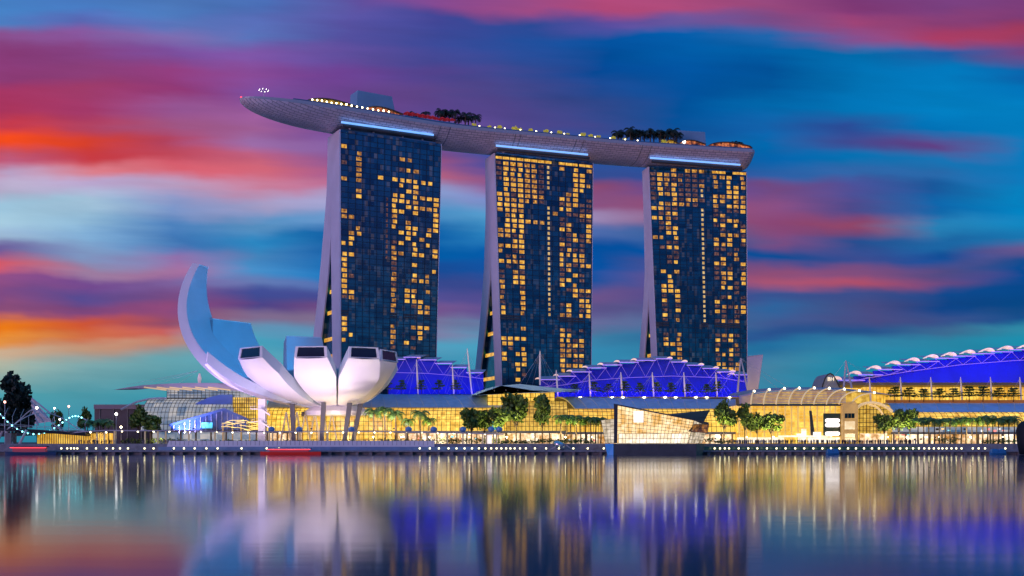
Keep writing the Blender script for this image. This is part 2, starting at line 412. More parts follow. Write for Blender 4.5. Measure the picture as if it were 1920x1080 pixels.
T3 = """...o.ooo.gg.gg
-#oo---..oo#.o
-#o-o---.o.#.o
-#oo---o.o.##o
-#-#---#...##.
-#o#---#.oo##o
-..o-oo-.#o.oo
.#o#oo-..o.#o#
##-d...#.-.--#
.-o#...#.-o...
##o-...#.#-#o.
.-#....#.-#.#-
.-o#...#..-..#
..##...#..o#o-
oo.#...#.o.#.#
..-d...#.#o#.-
.-##...#.--.-.
...-...#.-.-o.
..--...#..#.o.
..-#...#.#o..#
.......#.-.-.-
.#.o...#.-o#.#
..#....#.-o#.#
..#....#..o.-#
.##....#..##-.
.###...#....-.
.-.#...#..-#.-
.#.o...#.#...-
.-.-...#.-o-o#
.-.#...#.#-.-#
.#.....#..-.-.
.-.o...#.-#-o.
BB.....B.BBBB.
..............
.-.o.....-o#-.
.o.o.....#-#..
.##o.....-..o.
...o.....#.#-.
..#o.....-o#-.
...o.....-.-..
.........#o-o.
..........##o.
..#......#....
..............""".split('\n')
def ip(z, tab):
    for (za, a), (zb, b_) in zip(tab, tab[1:]):
        if z >= zb: return b_ + (a-b_)*(z-zb)/(za-zb)
    return tab[-1][1]
def tower(label, A, B, top, dl, dr, tf, din, dout, zsplit, rows, z0, pitch):
    """A, B: front top corners (x,y); dl/dr: inward shift of the corners at ground; tf, din, dout: tables of depths by height"""
    A = Vector((A[0], A[1], 0)); B = Vector((B[0], B[1], 0)); U = (B-A).normalized(); Ln = (B-A).length; Nn = Vector((-U.y, U.x, 0))
    root = thing('hotel_tower', label, 'tower', (*((A+B)/2+Nn*20).xy, LZ))
    def pt(s, z, d=0.):         # s in 0..1 across, d metres behind the front
        f = 1 - z/top; a = dl*f; c = Ln - dr*f; q = A + U*(a + (c-a)*s) + Nn*d; return Vector((q.x, q.y, z))
    zs = [top - (top-LZ)*i/24 for i in range(25)]
    def slab(name, fi, fo, m, s0=0.004, s1=1.0, z_hi=top, z_lo=LZ):
        b_ = MB(); zz = [z for z in zs if z_lo < z < z_hi]; zz = [z_hi] + zz + [z_lo]
        b_.loft([[pt(s0,z,fi(z)), pt(s1,z,fi(z)), pt(s1,z,fo(z)), pt(s0,z,fo(z))] for z in zz]); return b_.build(name, m, root)
    F_t = lambda z: ip(z, tf); F_i = lambda z: ip(z, din); F_o = lambda z: ip(z, dout)
    glassw = slab('glass_front', lambda z: 0, F_t, tg)
    slab('rear_wing', lambda z: max(F_i(z), F_t(z)+.01), F_o, tg)
    # white end walls, left and right
    for s0, s1 in ((-.010, .003), (1.001, 1.008)):
        slab('end_wall', lambda z: -.25, lambda z: F_t(z)+.02, M['endwall'], s0, s1)
        slab('end_wall', lambda z: max(F_i(z), F_t(z)+.03), lambda z: F_o(z)+.25, M['endwall'], s0, s1)
    # glazed atrium between the splayed legs
    slab('atrium_glass', lambda z: F_t(z)+.04, lambda z: max(F_i(z)-.02, F_t(z)+.05), tg, .03, .97, zsplit, LZ)
    for k in range(5):
        z = zsplit*.78 - k*13 - random.random()*5
        if z < 12: break
        b_ = MB(); a, c = F_t(z)+.3, F_i(z)-.3
        if c - a < 1.5: continue
        b_.quad(pt(.0275,z,c), pt(.0275,z,a), pt(.0275,z+2.2,a), pt(.0275,z+2.2,c)); b_.build('atrium_window', M['lit'][0], root)
    # mullions: floor lines and vertical fins standing proud of the glass
    b_ = MB(); nr = len(rows); ncol = 14
    z = z0 + pitch*.5 + pitch*2
    while z > 8:
        b_.hexa([pt(.004,z-.13,-.16), pt(1,z-.13,-.16), pt(1,z-.13,-.002), pt(.004,z-.13,-.002), pt(.004,z+.13,-.16), pt(1,z+.13,-.16), pt(1,z+.13,-.002), pt(.004,z+.13,-.002)]); z -= pitch
    for c in range(ncol+1):
        s = .004 + .994*c/ncol; w_ = .10/Ln
        b_.hexa([pt(s-w_,8,-.3), pt(s+w_,8,-.3), pt(s+w_,8,-.003), pt(s-w_,8,-.003), pt(s-w_,top-1,-.3), pt(s+w_,top-1,-.3), pt(s+w_,top-1,-.003), pt(s-w_,top-1,-.003)])
    b_.build('mullion_grid', M['mull_b'], root)
    # rooms
    jobs = []; rest = [MB(), MB(), MB(), MB()]; bands = []
    for r, line in enumerate(rows):
        zc = z0 - r*pitch
        for c, ch in enumerate(line):
            if ch == '.': continue
            s0 = (c+.15)/ncol; s1 = (c+.85)/ncol; h = pitch*.34; za = zc - h; zb = zc + h; k = {'#':0,'o':1,'-':2,'d':2,'g':0}.get(ch, 0)
            if c == 7 and ch == '#' and rows is not T1: s0 = (c+.35)/ncol; s1 = (c+.66)/ncol; h = pitch*.28; za = zc-h; zb = zc+h; k = 3
            if c == 6 and ch == '-' and rows is T1: s0 = (c+.3)/ncol; s1 = (c+.55)/ncol
            if ch == 'g': s0 = c/ncol+.002; s1 = (c+.98)/ncol; za = zc - h*.7; zb = zc + h*.8
            if ch == 'B': bands.append((c, zc)); continue
            j = random.random()
            if k < 2 and j < .3: s0 += .13/ncol*(1 if j < .15 else 0); s1 -= .2/ncol*(0 if j < .15 else 1)
            if k == 2: za += h*.35*random.random()
            jobs.append((k, s0, s1, za, zb))
    jobs.sort(key=lambda t_: (t_[0] == 2, -(t_[2]-t_[1])*(t_[4]-t_[3])))
    for i, (k, s0, s1, za, zb) in enumerate(jobs):
        q = MB() if i < 97 else rest[k]; mm = (M['lit'] + [M['lift']])[k]
        q.hexa([pt(s0,za,-.08), pt(s1,za,-.08), pt(s1,za,-.004), pt(s0,za,-.004), pt(s0,zb,-.08), pt(s1,zb,-.08), pt(s1,zb,-.004), pt(s0,zb,-.004)], k if i >= 97 else 0)
        if i < 97: q.build('lit_window', mm, root)
    allr = MB()
    for q in rest:
        b0 = len(allr.v); allr.v += q.v; allr.f += [tuple(k+b0 for k in f_) for f_ in q.f]; allr.mi += q.mi
    o = allr.build('lit_windows', M['lit'] + [M['lift']], root); o['kind'] = 'stuff'
    for c, zc in bands:
        q = MB(); s0, s1 = (c+.02)/ncol, (c+.98)/ncol
        for dz in (-1.0, .5): q.hexa([pt(s0,zc+dz,-.34), pt(s1,zc+dz,-.34), pt(s1,zc+dz,-.005), pt(s0,zc+dz,-.005), pt(s0,zc+dz+1,-.34), pt(s1,zc+dz+1,-.34), pt(s1,zc+dz+1,-.005), pt(s0,zc+dz+1,-.005)])
        q.build('plant_louvre', M['darksteel'], root)
    # recessed crown and columns below the deck
    q = MB(); q.hexa([pt(.05,top+.01,2.5), pt(.93,top+.01,2.5), pt(.93,top+.01,14), pt(.05,top+.01,14), pt(.05,top+3,2.5), pt(.93,top+3,2.5), pt(.93,top+3,14), pt(.05,top+3,14)]); q.build('crown', M['darksteel'], root)
    q = MB(); q.hexa([pt(.02,top,.4), pt(.95,top,.4), pt(.95,top,.9), pt(.02,top,.9), pt(.02,top+.8,.4), pt(.95,top+.8,.4), pt(.95,top+.8,.9), pt(.02,top+.8,.9)]); q.build('parapet', M['glassrail'], root)
    for s in (.10, .33, .62, .82):
        q = MB(); q.tube([pt(s,top+.01,1.6), pt(s,top+2.8,1.6)], .55, 8); q.build('column', M['steel'], root)
    return pt
M['mull_b'] = mat('tower_mullion', (.012,.040,.075), .5)
M['glassrail'] = mat('glass_balustrade', (.06,.20,.34), .2, .3)
TOP = 182.5
tp1 = tower('tall dark glass hotel tower nearest the lotus shaped museum, standing on splayed legs', (-97.5,610), (-42.3,640), TOP, .5, 4.8,
      [(TOP,18),(121,15),(60,13),(0,11)], [(TOP,18),(121,15.3),(100,21),(65,34),(30,49),(0,62)], [(TOP,19.5),(150,22),(118,31),(92,39),(65,49),(30,63),(0,76)], 120, T1, 176.4, 3.06)
tp2 = tower('middle hotel tower of dark glass with the densest amber windows near its roof', (-10.6,660), (51.2,683), TOP, 6.0, 1.8,
      [(TOP,14),(114,12),(50,11),(0,10)], [(TOP,14),(112,12.3),(80,25),(50,39),(20,53),(0,62)], [(TOP,16),(150,18),(114,25),(80,37),(50,50),(20,64),(0,73)], 111, T2, 180.0, 3.17)
tp3 = tower('hotel tower farthest from the lotus shaped museum, with one long line of lift lobby lights', (88.2,693), (153.8,706), TOP, 8.2, -.6,
      [(TOP,10),(117,10),(60,10),(0,9)], [(TOP,10),(98,10.3),(60,25),(30,38),(0,50)], [(TOP,11.5),(150,12.5),(117,15),(98,20.5),(60,36),(30,48),(0,60)], 97, T3, 181.2, 3.13)

# ---------------------------------------------------------------- sky park deck
hull = bpy.data.materials.new('deck_hull_panels'); hull.use_nodes = True
n = hull.node_tree; b = n.nodes['Principled BSDF']; b.inputs['Roughness'].default_value = .42; b.inputs['Metallic'].default_value = .25
uvn = n.nodes.new('ShaderNodeUVMap'); bk = n.nodes.new('ShaderNodeTexBrick'); bk.inputs['Scale'].default_value = 1
bk.inputs['Color1'].default_value = (.92,.78,.84,1); bk.inputs['Color2'].default_value = (.74,.62,.70,1); bk.inputs['Mortar'].default_value = (.25,.20,.26,1)
bk.inputs['Mortar Size'].default_value = .12; bk.inputs['Brick Width'].default_value = 4.2; bk.inputs['Row Height'].default_value = 1.5
n.links.new(uvn.outputs[0], bk.inputs['Vector']); n.links.new(bk.outputs[0], b.inputs['Base Color'])
bp = n.nodes.new('ShaderNodeBump'); bp.inputs['Strength'].default_value = .5; bp.inputs['Distance'].default_value = .3
n.links.new(bk.outputs['Fac'], bp.inputs['Height']); bp.invert = True; n.links.new(bp.outputs[0], b.inputs['Normal'])
ctl = [(-149,588),(-128,602),(-105,617.6),(-77,635),(-47.3,651.8),(-16,664),(15.8,673.5),(41,682),(66,690),(95,697.5),(124,704),(155.5,710)]
def crom(p, t):
    i = min(int(t), len(p)-2); f = t-i; a = Vector(p[max(i-1,0)]); b_ = Vector(p[i]); c = Vector(p[i+1]); d = Vector(p[min(i+2,len(p)-1)])
    return .5*((2*b_)+(c-a)*f+(2*a-5*b_+4*c-d)*f*f+(3*b_-3*c+d-a)*f**3)
NS = 110; st_ = []
cum = 0; last = None
for i in range(NS+1):
    q = crom(ctl, (len(ctl)-1)*i/NS*.99999); q2 = crom(ctl, min((len(ctl)-1)*i/NS+.02, len(ctl)-1.0001)); q0 = crom(ctl, max((len(ctl)-1)*i/NS-.02, 0))
    tdir = (q2-q0).normalized(); nrm = Vector((-tdir.y, tdir.x)); cum += (q-last).length if last else 0; last = q; st_.append((q, nrm, cum, tdir))
TOT = cum; DZ = 193.0
def hw_(c):
    a = min(c/78, 1); b_ = min((TOT-c)/4, 1); return max(19*math.sqrt(max(1-(1-a)**2.1, 0))*math.sqrt(max(1-(1-b_)**2, 0)), .15)
def hh_(c):
    a = min(c/44, 1); b_ = min((TOT-c)/6, 1); return max(9.3*math.sqrt(max(1-(1-a)**2, 0))*(.55+.45*math.sqrt(max(1-(1-b_)**2, 0))), .3)
def dk(c, t, z=0.):      # point on the deck: c metres along, t -1 front .. 1 back
    i = min(range(len(st_)), key=lambda k: abs(st_[k][2]-c)); q, nn_, cc, td = st_[i]; q = q + td*(c-cc)
    p = q + nn_*(hw_(c)*t); return Vector((p.x, p.y, DZ+z))
sky = thing('sky_park', 'long boat shaped roof deck on top of the three hotel towers', 'roof deck', (15, 674, TOP))
rings = []; uvs = []; K = 18
for q, nn_, c, td in st_:
    h = hh_(c); w_ = hw_(c); ring = []
    for k in range(K+1):
        t_ = -1+2*k/K; p = q + nn_*(w_*t_); z = DZ - 1.6*min(1, h/9.3) - (h-1.6*min(1,h/9.3))*(1-abs(t_)**2.3); ring.append((p.x, p.y, z)); uvs.append((c, t_*w_*1.1))
    rings.append(ring)
mb = MB(); mb.loft(rings, close=False); mb.build('hull', hull, sky, True, uvs)
mb = MB()
for i in range(NS):
    a, b_ = st_[i], st_[i+1]
    for t_ in (-1, 1):
        pa = a[0]+a[1]*hw_(a[2])*t_; pb = b_[0]+b_[1]*hw_(b_[2])*t_; ha = 1.6*min(1,hh_(a[2])/9.3); hb = 1.6*min(1,hh_(b_[2])/9.3)
        mb.quad((*pa,DZ-ha),(*pb,DZ-hb),(*pb,DZ+.3),(*pa,DZ+.3))
mb.build('edge_band', mat('deck_edge_band', (.38,.42,.50), .4, .2), sky)
mb = MB(); mb.loft([[dk(s[2],-.97), dk(s[2],.97)] for s in st_], close=False); mb.build('deck_floor', M['deck'], sky)
mb = MB()
for i in range(10, NS-2):
    a, b_ = st_[i][2], st_[i+1][2]; mb.quad(dk(a,-.985,.3), dk(b_,-.985,.3), dk(b_,-.985,1.0), dk(a,-.985,1.0))
mb.build('glass_railing', M['glassrail'], sky)
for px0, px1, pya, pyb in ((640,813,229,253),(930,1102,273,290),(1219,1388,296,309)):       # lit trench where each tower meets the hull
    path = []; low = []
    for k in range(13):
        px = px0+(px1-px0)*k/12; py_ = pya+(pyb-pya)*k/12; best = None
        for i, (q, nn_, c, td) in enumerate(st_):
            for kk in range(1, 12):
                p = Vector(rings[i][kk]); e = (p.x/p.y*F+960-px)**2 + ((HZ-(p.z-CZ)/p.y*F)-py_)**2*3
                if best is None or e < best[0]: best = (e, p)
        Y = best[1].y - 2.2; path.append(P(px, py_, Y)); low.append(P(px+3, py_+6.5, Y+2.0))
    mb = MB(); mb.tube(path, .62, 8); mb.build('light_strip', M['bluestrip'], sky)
    mb = MB(); mb.tube(low, 1.0, 8); mb.build('slot_shade_tube', M['darksteel'], sky)  # dark tube added for the shade in the slot under the light strip
# expansion joints on the hull
for c in (118, 166, 205, 252):
    for dc in (0, 5):
        mb = MB(); i = min(range(len(st_)), key=lambda k: abs(st_[k][2]-c-dc)); rr_ = rings[i]; mb.tube([Vector(p_)+Vector((0,-.06,-.06)) for p_ in rr_[:12]], .13, 4); mb.build('joint', M['darksteel'], sky)
# plant rooms on the deck
def deckbox(c0, c1, t0, t1, h, cham):
    b_ = MB(); a = [dk(c0,t0,.02), dk(c1,t0,.02), dk(c1,t1,.02), dk(c0,t1,.02)]
    e = [dk(c0+cham*.3,t0,h), dk(c1-cham,t0,h), dk(c1-cham,t1,h), dk(c0+cham*.3,t1,h)]; return b_.hexa(a+e)
M['bluebox'] = mat('blue_grey_cladding', (.20,.38,.56), .45, .1, nscale=.1, namt=.08)
def cpx(px): return min(st_, key=lambda s: abs(s[0][0]/s[0][1]*F+960-px))[2]
for (pa, pb, h, ch, lb) in ((666, 742, 17, 4, 'large blue grey lift house on the deck above the tower nearest the museum'), (1264, 1320, 15, 1, 'square pale blue lift house on the deck beside the bright restaurant')):
    r_ = thing('lift_house', lb, 'rooftop house', dk((cpx(pa)+cpx(pb))/2, .2), 'lift houses on the roof deck')
    deckbox(cpx(pa), cpx(pb), -.05, .5, h, ch).build('wall', M['bluebox'], r_)
    b_ = MB(); b_.box(-1,1,-1,1,0,1); b_.v = [dk((cpx(pa)+cpx(pb))/2, .2, h) + q for q in b_.v]; b_.build('roof_fan', M['darksteel'], r_)
# ---------------------------------------------------------------- plants (prototypes are moved into place and copied)
def leafcloud(mb, blobs, n, size, flat=.5):
    tot = sum(b_[3]**2 for b_ in blobs)
    for x, y, z, r in blobs:
        for _ in range(int(n*r*r/tot)):
            d = Vector((random.gauss(0,1), random.gauss(0,1), random.gauss(0,1)*.8)); d.normalize(); rr = r*random.uniform(.45,1.08)
            p = Vector((x,y,z)) + Vector((d.x*rr, d.y*rr, d.z*rr*.8)); s_ = size*random.uniform(.6,1.3)
            a = Vector((random.gauss(0,1), random.gauss(0,1), random.gauss(0,1)*flat)).normalized(); b_ = a.cross(Vector((random.gauss(0,1),random.gauss(0,1),random.gauss(0,1)))).normalized()
            mb.quad(p-a*s_-b_*s_*.6, p+a*s_-b_*s_*.6, p+a*s_+b_*s_*.6, p-a*s_+b_*s_*.6)
def broadleaf(seed, h, w, n=1050, leaf='leaf', lift=.38, size=.55):
    random.seed(seed); r_ = thing('tree', 'tree', 'tree', (0,0,0)); blobs = []
    for i in range(13):
        a = random.random()*6.28; rr = random.random()**.6*w*.34; z = h*(lift+.12+(.86-lift-.12)*random.random()); blobs.append((math.cos(a)*rr, math.sin(a)*rr, z, w*random.uniform(.14,.24)))
    blobs.append((0,0,h*.84,w*.22))
    t_ = MB(); t_.tube([(0,0,0),(.1,0,h*lift*.5),(0,.1,h*lift),(0,0,h*.62)], [w*.030,w*.024,w*.02,w*.010], 7)
    for x, y, z, r2 in blobs[:9]: t_.tube([(0,0,h*lift*.8),(x*.5,y*.5,h*lift*.8+(z-h*lift*.8)*.55),(x,y,z)], [w*.014,w*.009,w*.004], 4)
    t_.build('trunk', M['bark'], r_)
    c = MB(); leafcloud(c, blobs, n, size); c.build('crown', M[leaf], r_); return r_
def palm(seed, h, fl=3.6, nf=12, mat_='palm'):
    random.seed(seed); r_ = thing('palm_tree', 'palm', 'palm tree', (0,0,0))
    t_ = MB(); t_.tube([(0,0,0),(.15,0,h*.4),(.05,.1,h*.8),(0,0,h)], [.28,.2,.17,.2], 6); t_.build('trunk', M['bark'], r_)
    c = MB()
    for i in range(nf):
        a = 6.283*i/nf+random.uniform(-.2,.2); el = random.uniform(.1,1.15); d = Vector((math.cos(a), math.sin(a), 0)); side = Vector((-d.y, d.x, 0)); p = Vector((0,0,h)); ang = el; seg = 7
        for k in range(seg):
            q = p + (d*math.cos(ang)+Vector((0,0,math.sin(ang))))*fl/seg; w_ = fl*.20*math.sin(math.pi*(k+1.2)/(seg+1.4))+.05
            for sg in (-1, 1):
                for e in (0, .5):
                    b0 = p.lerp(q, e); b1 = p.lerp(q, e+.38); tip = side*sg*w_ + Vector((0,0,-w_*.55)) + (q-p)*.5
                    c.quad(b0, b1, b1+tip, b0+tip*1.02)
            p = q; ang -= .36
    c.build('crown', M[mat_], r_); return r_
def layered(seed, h, w):
    """terrace tree with flat tiers"""
    random.seed(seed); r_ = thing('tree', 'tree', 'tree', (0,0,0)); t_ = MB(); t_.tube([(0,0,0),(0,0,h*.9)], [.16,.06], 5)
    c = MB(); blobs = []
    for k in range(4):
        z = h*(.42+.16*k); rw = w*.5*(1-.2*k)
        for i in range(5):
            a = random.random()*6.28; x, y = math.cos(a)*rw*.6, math.sin(a)*rw*.6; t_.tube([(0,0,z-h*.1),(x,y,z)], [.06,.03], 4)
            for _ in range(26):
                p = Vector((x,y,z))+Vector((random.gauss(0,rw*.28),random.gauss(0,rw*.28),random.gauss(0,h*.025))); s_ = random.uniform(.2,.4)
                a_ = Vector((random.gauss(0,1),random.gauss(0,1),random.gauss(0,.3))).normalized(); b_ = a_.cross(Vector((0,0,1)).lerp(Vector((random.gauss(0,1),1,0)),.4)).normalized()
                c.quad(p-a_*s_-b_*s_*.6, p+a_*s_-b_*s_*.6, p+a_*s_+b_*s_*.6, p-a_*s_+b_*s_*.6)
    t_.build('trunk', M['bark'], r_); c.build('crown', M['leaf'], r_); return r_
protoB = [broadleaf(11+i, 12, 10) for i in range(3)]; protoP = [palm(31+i, 9) for i in range(3)]; protoL = [layered(51+i, 6, 6) for i in range(3)]
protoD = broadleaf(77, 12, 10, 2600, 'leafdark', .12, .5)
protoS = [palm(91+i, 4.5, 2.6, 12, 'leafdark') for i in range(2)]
used = set()
def plant(proto, loc, sc, label, cat, group=None, rz=None, name=None):
    rz = random.random()*6.28 if rz is None else rz
    if proto.name not in used:
        used.add(proto.name); proto.location = loc; proto.scale = (sc,)*3 if isinstance(sc,(int,float)) else sc; proto.rotation_euler = (0,0,rz); proto['label'] = label; o = proto
    else: o = copy_tree(proto, None, label, loc, sc, rz)
    o['category'] = cat
    if group: o['group'] = group
    elif 'group' in o: del o['group']
    return o
random.seed(5)
def ptree(px, top, w, Y, label, base=LZ, proto=None, group='broadleaf trees on the promenade'):
    h = wz(top, Y)-base; sc = (w*Y/F/9.2, w*Y/F/9.2, h/11.6); plant(proto or protoB[int(px) % 3], (wx(px, Y), Y, base), sc, label, 'tree', group)
ptree(968, 738, 50, 472, 'tallest broadleaf tree on the promenade, in front of the golden glass entrance hall')
ptree(1017, 739, 42, 474, 'tall slender tree beside the tallest one, in front of the golden entrance hall')
ptree(884, 766, 42, 470, 'low spreading tree by the far end of the covered walkway roof')
ptree(908, 770, 34, 475, 'small tree between the low spreading tree and the dark one by the turquoise screen')
ptree(935, 764, 34, 472, 'dark tree beside the turquoise screen, left of the tallest tree')
ptree(1357, 751, 46, 466, 'bright green tree just right of the crystal pavilion')
ptree(1396, 757, 34, 468, 'tree at the corner of the grand hall, under its sandstone end')
ptree(1420, 774, 34, 470, 'thin tree before the grand hall, between the corner tree and the widest canopy')
ptree(1446, 775, 40, 469, 'small round tree in front of the tall windows of the grand hall')
ptree(1658, 777, 34, 472, 'airy tree in front of the arched gable')
ptree(1685, 768, 32, 470, 'dark tree just right of the arched gable')
ptree(1706, 767, 26, 474, 'slender tree at the head of the long palm row')
ptree(262, 760, 36, 490, 'dark tree in front of the dark low building', group='trees by the bridge')
ptree(285, 778, 44, 480, 'wide dark shrubby tree in front of the curved grey glass', group='trees by the bridge')
ptree(108, 770, 22, 560, 'small dark tree behind the footbridge near the white stand', group='trees by the bridge')
ptree(160, 764, 26, 560, 'small dark tree behind the footbridge beside the dark building', group='trees by the bridge')
h = wz(702, 470)-LZ
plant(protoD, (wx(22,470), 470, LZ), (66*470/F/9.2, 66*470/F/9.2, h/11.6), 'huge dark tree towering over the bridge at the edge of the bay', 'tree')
def pp(px, top, Y, label, group, base=LZ):
    h = wz(top, Y)-base; k = h/10.6; plant(protoP[int(px*7) % 3], (wx(px, Y), Y, base), (k*1.15, k*1.15, k), label, 'palm tree', group)
for i, (px, tp) in enumerate(((701,761),(722,758),(741,765),(765,781),(788,765),(804,779))):
    pp(px, tp, 468, nth(i+1)+' palm right of the museum, counting from the museum legs', 'palms between museum and atrium')
for i in range(9):
    pp(1052+i*9.3, 776+random.uniform(-3,3), 466+(i%3)*3, nth(i+1)+' palm from the silver sculpture towards the crystal pavilion', 'palms beside the crystal pavilion')
for i in range(19):
    pp(1722+i*10.0, 781-(i>9)*4+random.uniform(-3,3), 464+(i%3)*4, nth(i+1)+' palm of the long row, counting from the slender tree', 'long palm row before the mall')
for i in range(5):
    pp(164+i*10.0, 783+random.uniform(-3,3), 462+(i%2)*4, nth(i+1)+' palm of the lit clump above the covered walk, counting from the bridge', 'lit palms by the bridge')
TB = 29.8
for i, px in enumerate((727,752,790,823,855)):
    plant(protoL[i%3], (wx(px,564), 564, TB), (1.15,1.15,1.35), nth(i+1)+' terrace tree on the smaller blue hall, counting from the museum', 'tree', 'trees on the terrace by the museum')
for i, px in enumerate((1078,1115,1141,1171,1200,1230,1258,1290,1325,1345)):
    plant(protoL[i%3], (wx(px,564), 564, wz(745,564)), (1.15,1.15,1.2+random.random()*.3), nth(i+1)+' terrace tree on the central mall roof, counting from the tall lone mast', 'tree', 'trees on the central terrace')
for i, px in enumerate((1678,1705,1732,1762,1787,1817,1843,1873,1900)):
    plant(protoL[i%3], (wx(px,545), 545, wz(754,545)), (1.45,1.45,1.15+random.random()*.25), nth(i+1)+' terrace tree on the golden storey, counting from the grand hall', 'tree', 'trees on the golden terrace')
# greenery on the roof deck
k = 0
for pa, pb, cnt, hh, gr in ((748,792,4,1.0,'beside the red parasols'),(806,884,9,1.35,'next to the red parasols'),(1146,1196,8,1.35,'between tower tops'),(1202,1258,9,1.5,'by the bright roof restaurant'),(1355,1402,5,.8,'at the stern')):
    for i in range(cnt):
        c = cpx(pa+(pb-pa)*(i+.5)/cnt)
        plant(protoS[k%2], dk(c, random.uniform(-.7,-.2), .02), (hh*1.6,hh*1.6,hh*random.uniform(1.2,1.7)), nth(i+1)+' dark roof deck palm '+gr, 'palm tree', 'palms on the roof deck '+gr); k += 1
M['litleaf'] = mat('glowing_shrub_leaves', (.16,.17,.03), .6, emi=(.75,.62,.08), es=.35, nscale=1.5, namt=.5)  # leaf emission stands in for lamp light on the shrubs
sb = thing('shrub', 'shrub', 'shrub', (0,0,0)); q = MB(); random.seed(3); leafcloud(q, [(0,0,1.4,1.1),(.5,0,.8,.8)], 110, .35); q.build('crown', M['litleaf'], sb)
q = MB(); q.tube([(0,0,0),(0,0,1.2)], [.12,.08], 5); q.build('stem', M['bark'], sb)
q = MB(); q.ball((0,-.9,.25), .25, 6, 4); q.build('uplight', M['bulb'], sb)
for i, px in enumerate((872,904,918,952,962,980,1003,1030,1044,1072,1090,1100,1128,1152,1226)):
    plant(sb, dk(cpx(px), -.88, .3), random.uniform(.9,1.6), nth(i+1)+' lamp lit shrub along the deck edge counting from the dark palms', 'shrub', 'lamp lit shrubs along the roof deck')
# parasols, restaurants, viewing lights on the deck
par = thing('parasol', 'parasol', 'parasol', (0,0,0)); q = MB(); q.tube([(0,0,0),(0,0,2.5)], .06, 5); q.build('pole', M['steel'], par)
q = MB(); q.loft([[(1.7*math.cos(a*.785),1.7*math.sin(a*.785),2.3) for a in range(8)], [(.1*math.cos(a*.785),.1*math.sin(a*.785),3.2) for a in range(8)]]); q.build('canopy', mat('red_canvas', (.5,.03,.03), .7, emi=(.7,.02,.03), es=.22), par)
for i in range(17):
    plant(par, dk(cpx(742+i*5.6), -.72+.1*(i%2), 1.5), 1.25, nth(i+1)+' red parasol along the pool edge counting from the lift house', 'parasol', 'red parasols on the roof deck')
pool = MB(); a, b_ = cpx(735), cpx(835)
for k in range(12):
    c0, c1 = a+(b_-a)*k/12, a+(b_-a)*(k+1)/12; pool.hexa([dk(c0,-.95,.02),dk(c1,-.95,.02),dk(c1,-.45,.02),dk(c0,-.45,.02),dk(c0,-.95,1.5),dk(c1,-.95,1.5),dk(c1,-.45,1.5),dk(c0,-.45,1.5)])
solo(pool, 'infinity_pool', mat('pool_wall_blue', (.03,.22,.42), .25), 'long raised blue pool wall on the deck below the red parasols', 'pool')
def restaurant(pa, pb, t0, t1, h, label, m, wave=1.0):
    r_ = thing('roof_restaurant', label, 'restaurant', dk((cpx(pa)+cpx(pb))/2, t0), 'restaurants on the roof deck'); a, b_ = cpx(pa), cpx(pb); K_ = 12; up = []; lo = MB(); rf = MB()
    for k in range(K_):
        c0, c1 = a+(b_-a)*k/K_, a+(b_-a)*(k+1)/K_; h0 = h*(.55+.45*math.sin(math.pi*(k/K_)**.8)*wave); h1 = h*(.55+.45*math.sin(math.pi*((k+1)/K_)**.8)*wave)
        lo.hexa([dk(c0,t0,.02),dk(c1,t0,.02),dk(c1,t1,.02),dk(c0,t1,.02),dk(c0,t0,h0),dk(c1,t0,h1),dk(c1,t1,h1),dk(c0,t1,h0)])
        rf.hexa([dk(c0,t0-.1,h0+.01),dk(c1,t0-.1,h1+.01),dk(c1,t1+.05,h1+.01),dk(c0,t1+.05,h0+.01),dk(c0,t0-.1,h0+.4),dk(c1,t0-.1,h1+.4),dk(c1,t1+.05,h1+.4),dk(c0,t1+.05,h0+.4)])
    lo.build('lit_interior', m, r_); rf.build('roof', M['darksteel'], r_)
M['restl'] = glow_mat('restaurant_light', '8c5c10', 'ffcc48', .25, 1.3, (1.5,3,1.2), big=.3)
M['restr'] = glow_mat('bar_light', '401020', 'ff9050', .1, 1.6, (1.2,2,1.0), big=.4)
restaurant(566, 668, -.5, .1, 5.6, 'long golden restaurant under a wavy roof near the bow of the deck', M['restl'])
restaurant(668, 738, -.75, -.3, 4.5, 'colourful bar in front of the large lift house', M['restr'])
restaurant(1236, 1262, -.6, 0, 5.0, 'small bright golden pavilion next to the square lift house', M['restl'])
restaurant(1262, 1310, -.75, -.25, 4.6, 'orange lit bar in front of the square lift house', M['restr'])
restaurant(1318, 1398, -.7, 0, 5.0, 'dark roofed restaurant with red and amber lights at the stern of the deck', M['restr'])
restaurant(1000, 1060, -.6, -.3, 1.5, 'low golden garden kiosk in the middle of the deck', M['restl'])
dl = thing('deck_lamp', 'lamp', 'lamp', (0,0,0)); q = MB(); q.tube([(0,0,0),(0,0,1.1)], .08, 5); q.build('post', M['steel'], dl); q = MB(); q.ball((0,0,1.7), .5, 8, 5); q.build('globe', M['bulb'], dl)
for i in range(22):
    plant(dl, dk(cpx(568+i*6.6), -.93, .3), random.uniform(.8,1.1), nth(i+1)+' small lamp on the deck edge counting from the bow', 'lamp', 'lamps along the bow of the roof deck')
for i in range(12):
    plant(dl, dk(cpx(880+i*27), -.93, .1), .8, nth(i+1)+' small lamp along the middle of the roof deck counting from the palms', 'lamp', 'lamps along the middle of the roof deck')
vl = thing('mast_light', 'tall ring of white lamps on a pole near the bow of the roof deck', 'mast light', dk(cpx(497), 0)); q = MB(); p0 = dk(cpx(497), 0); q.tube([p0, p0+Vector((0,0,7))], .2, 5); q.tube([p0+Vector((2.6*math.cos(k*.785), 2.6*math.sin(k*.785), 7)) for k in range(9)], .1, 4); q.tube([p0+Vector((-2.6,0,7)), p0+Vector((2.6,0,7))], .1, 4); q.build('pole', M['steel'], vl)
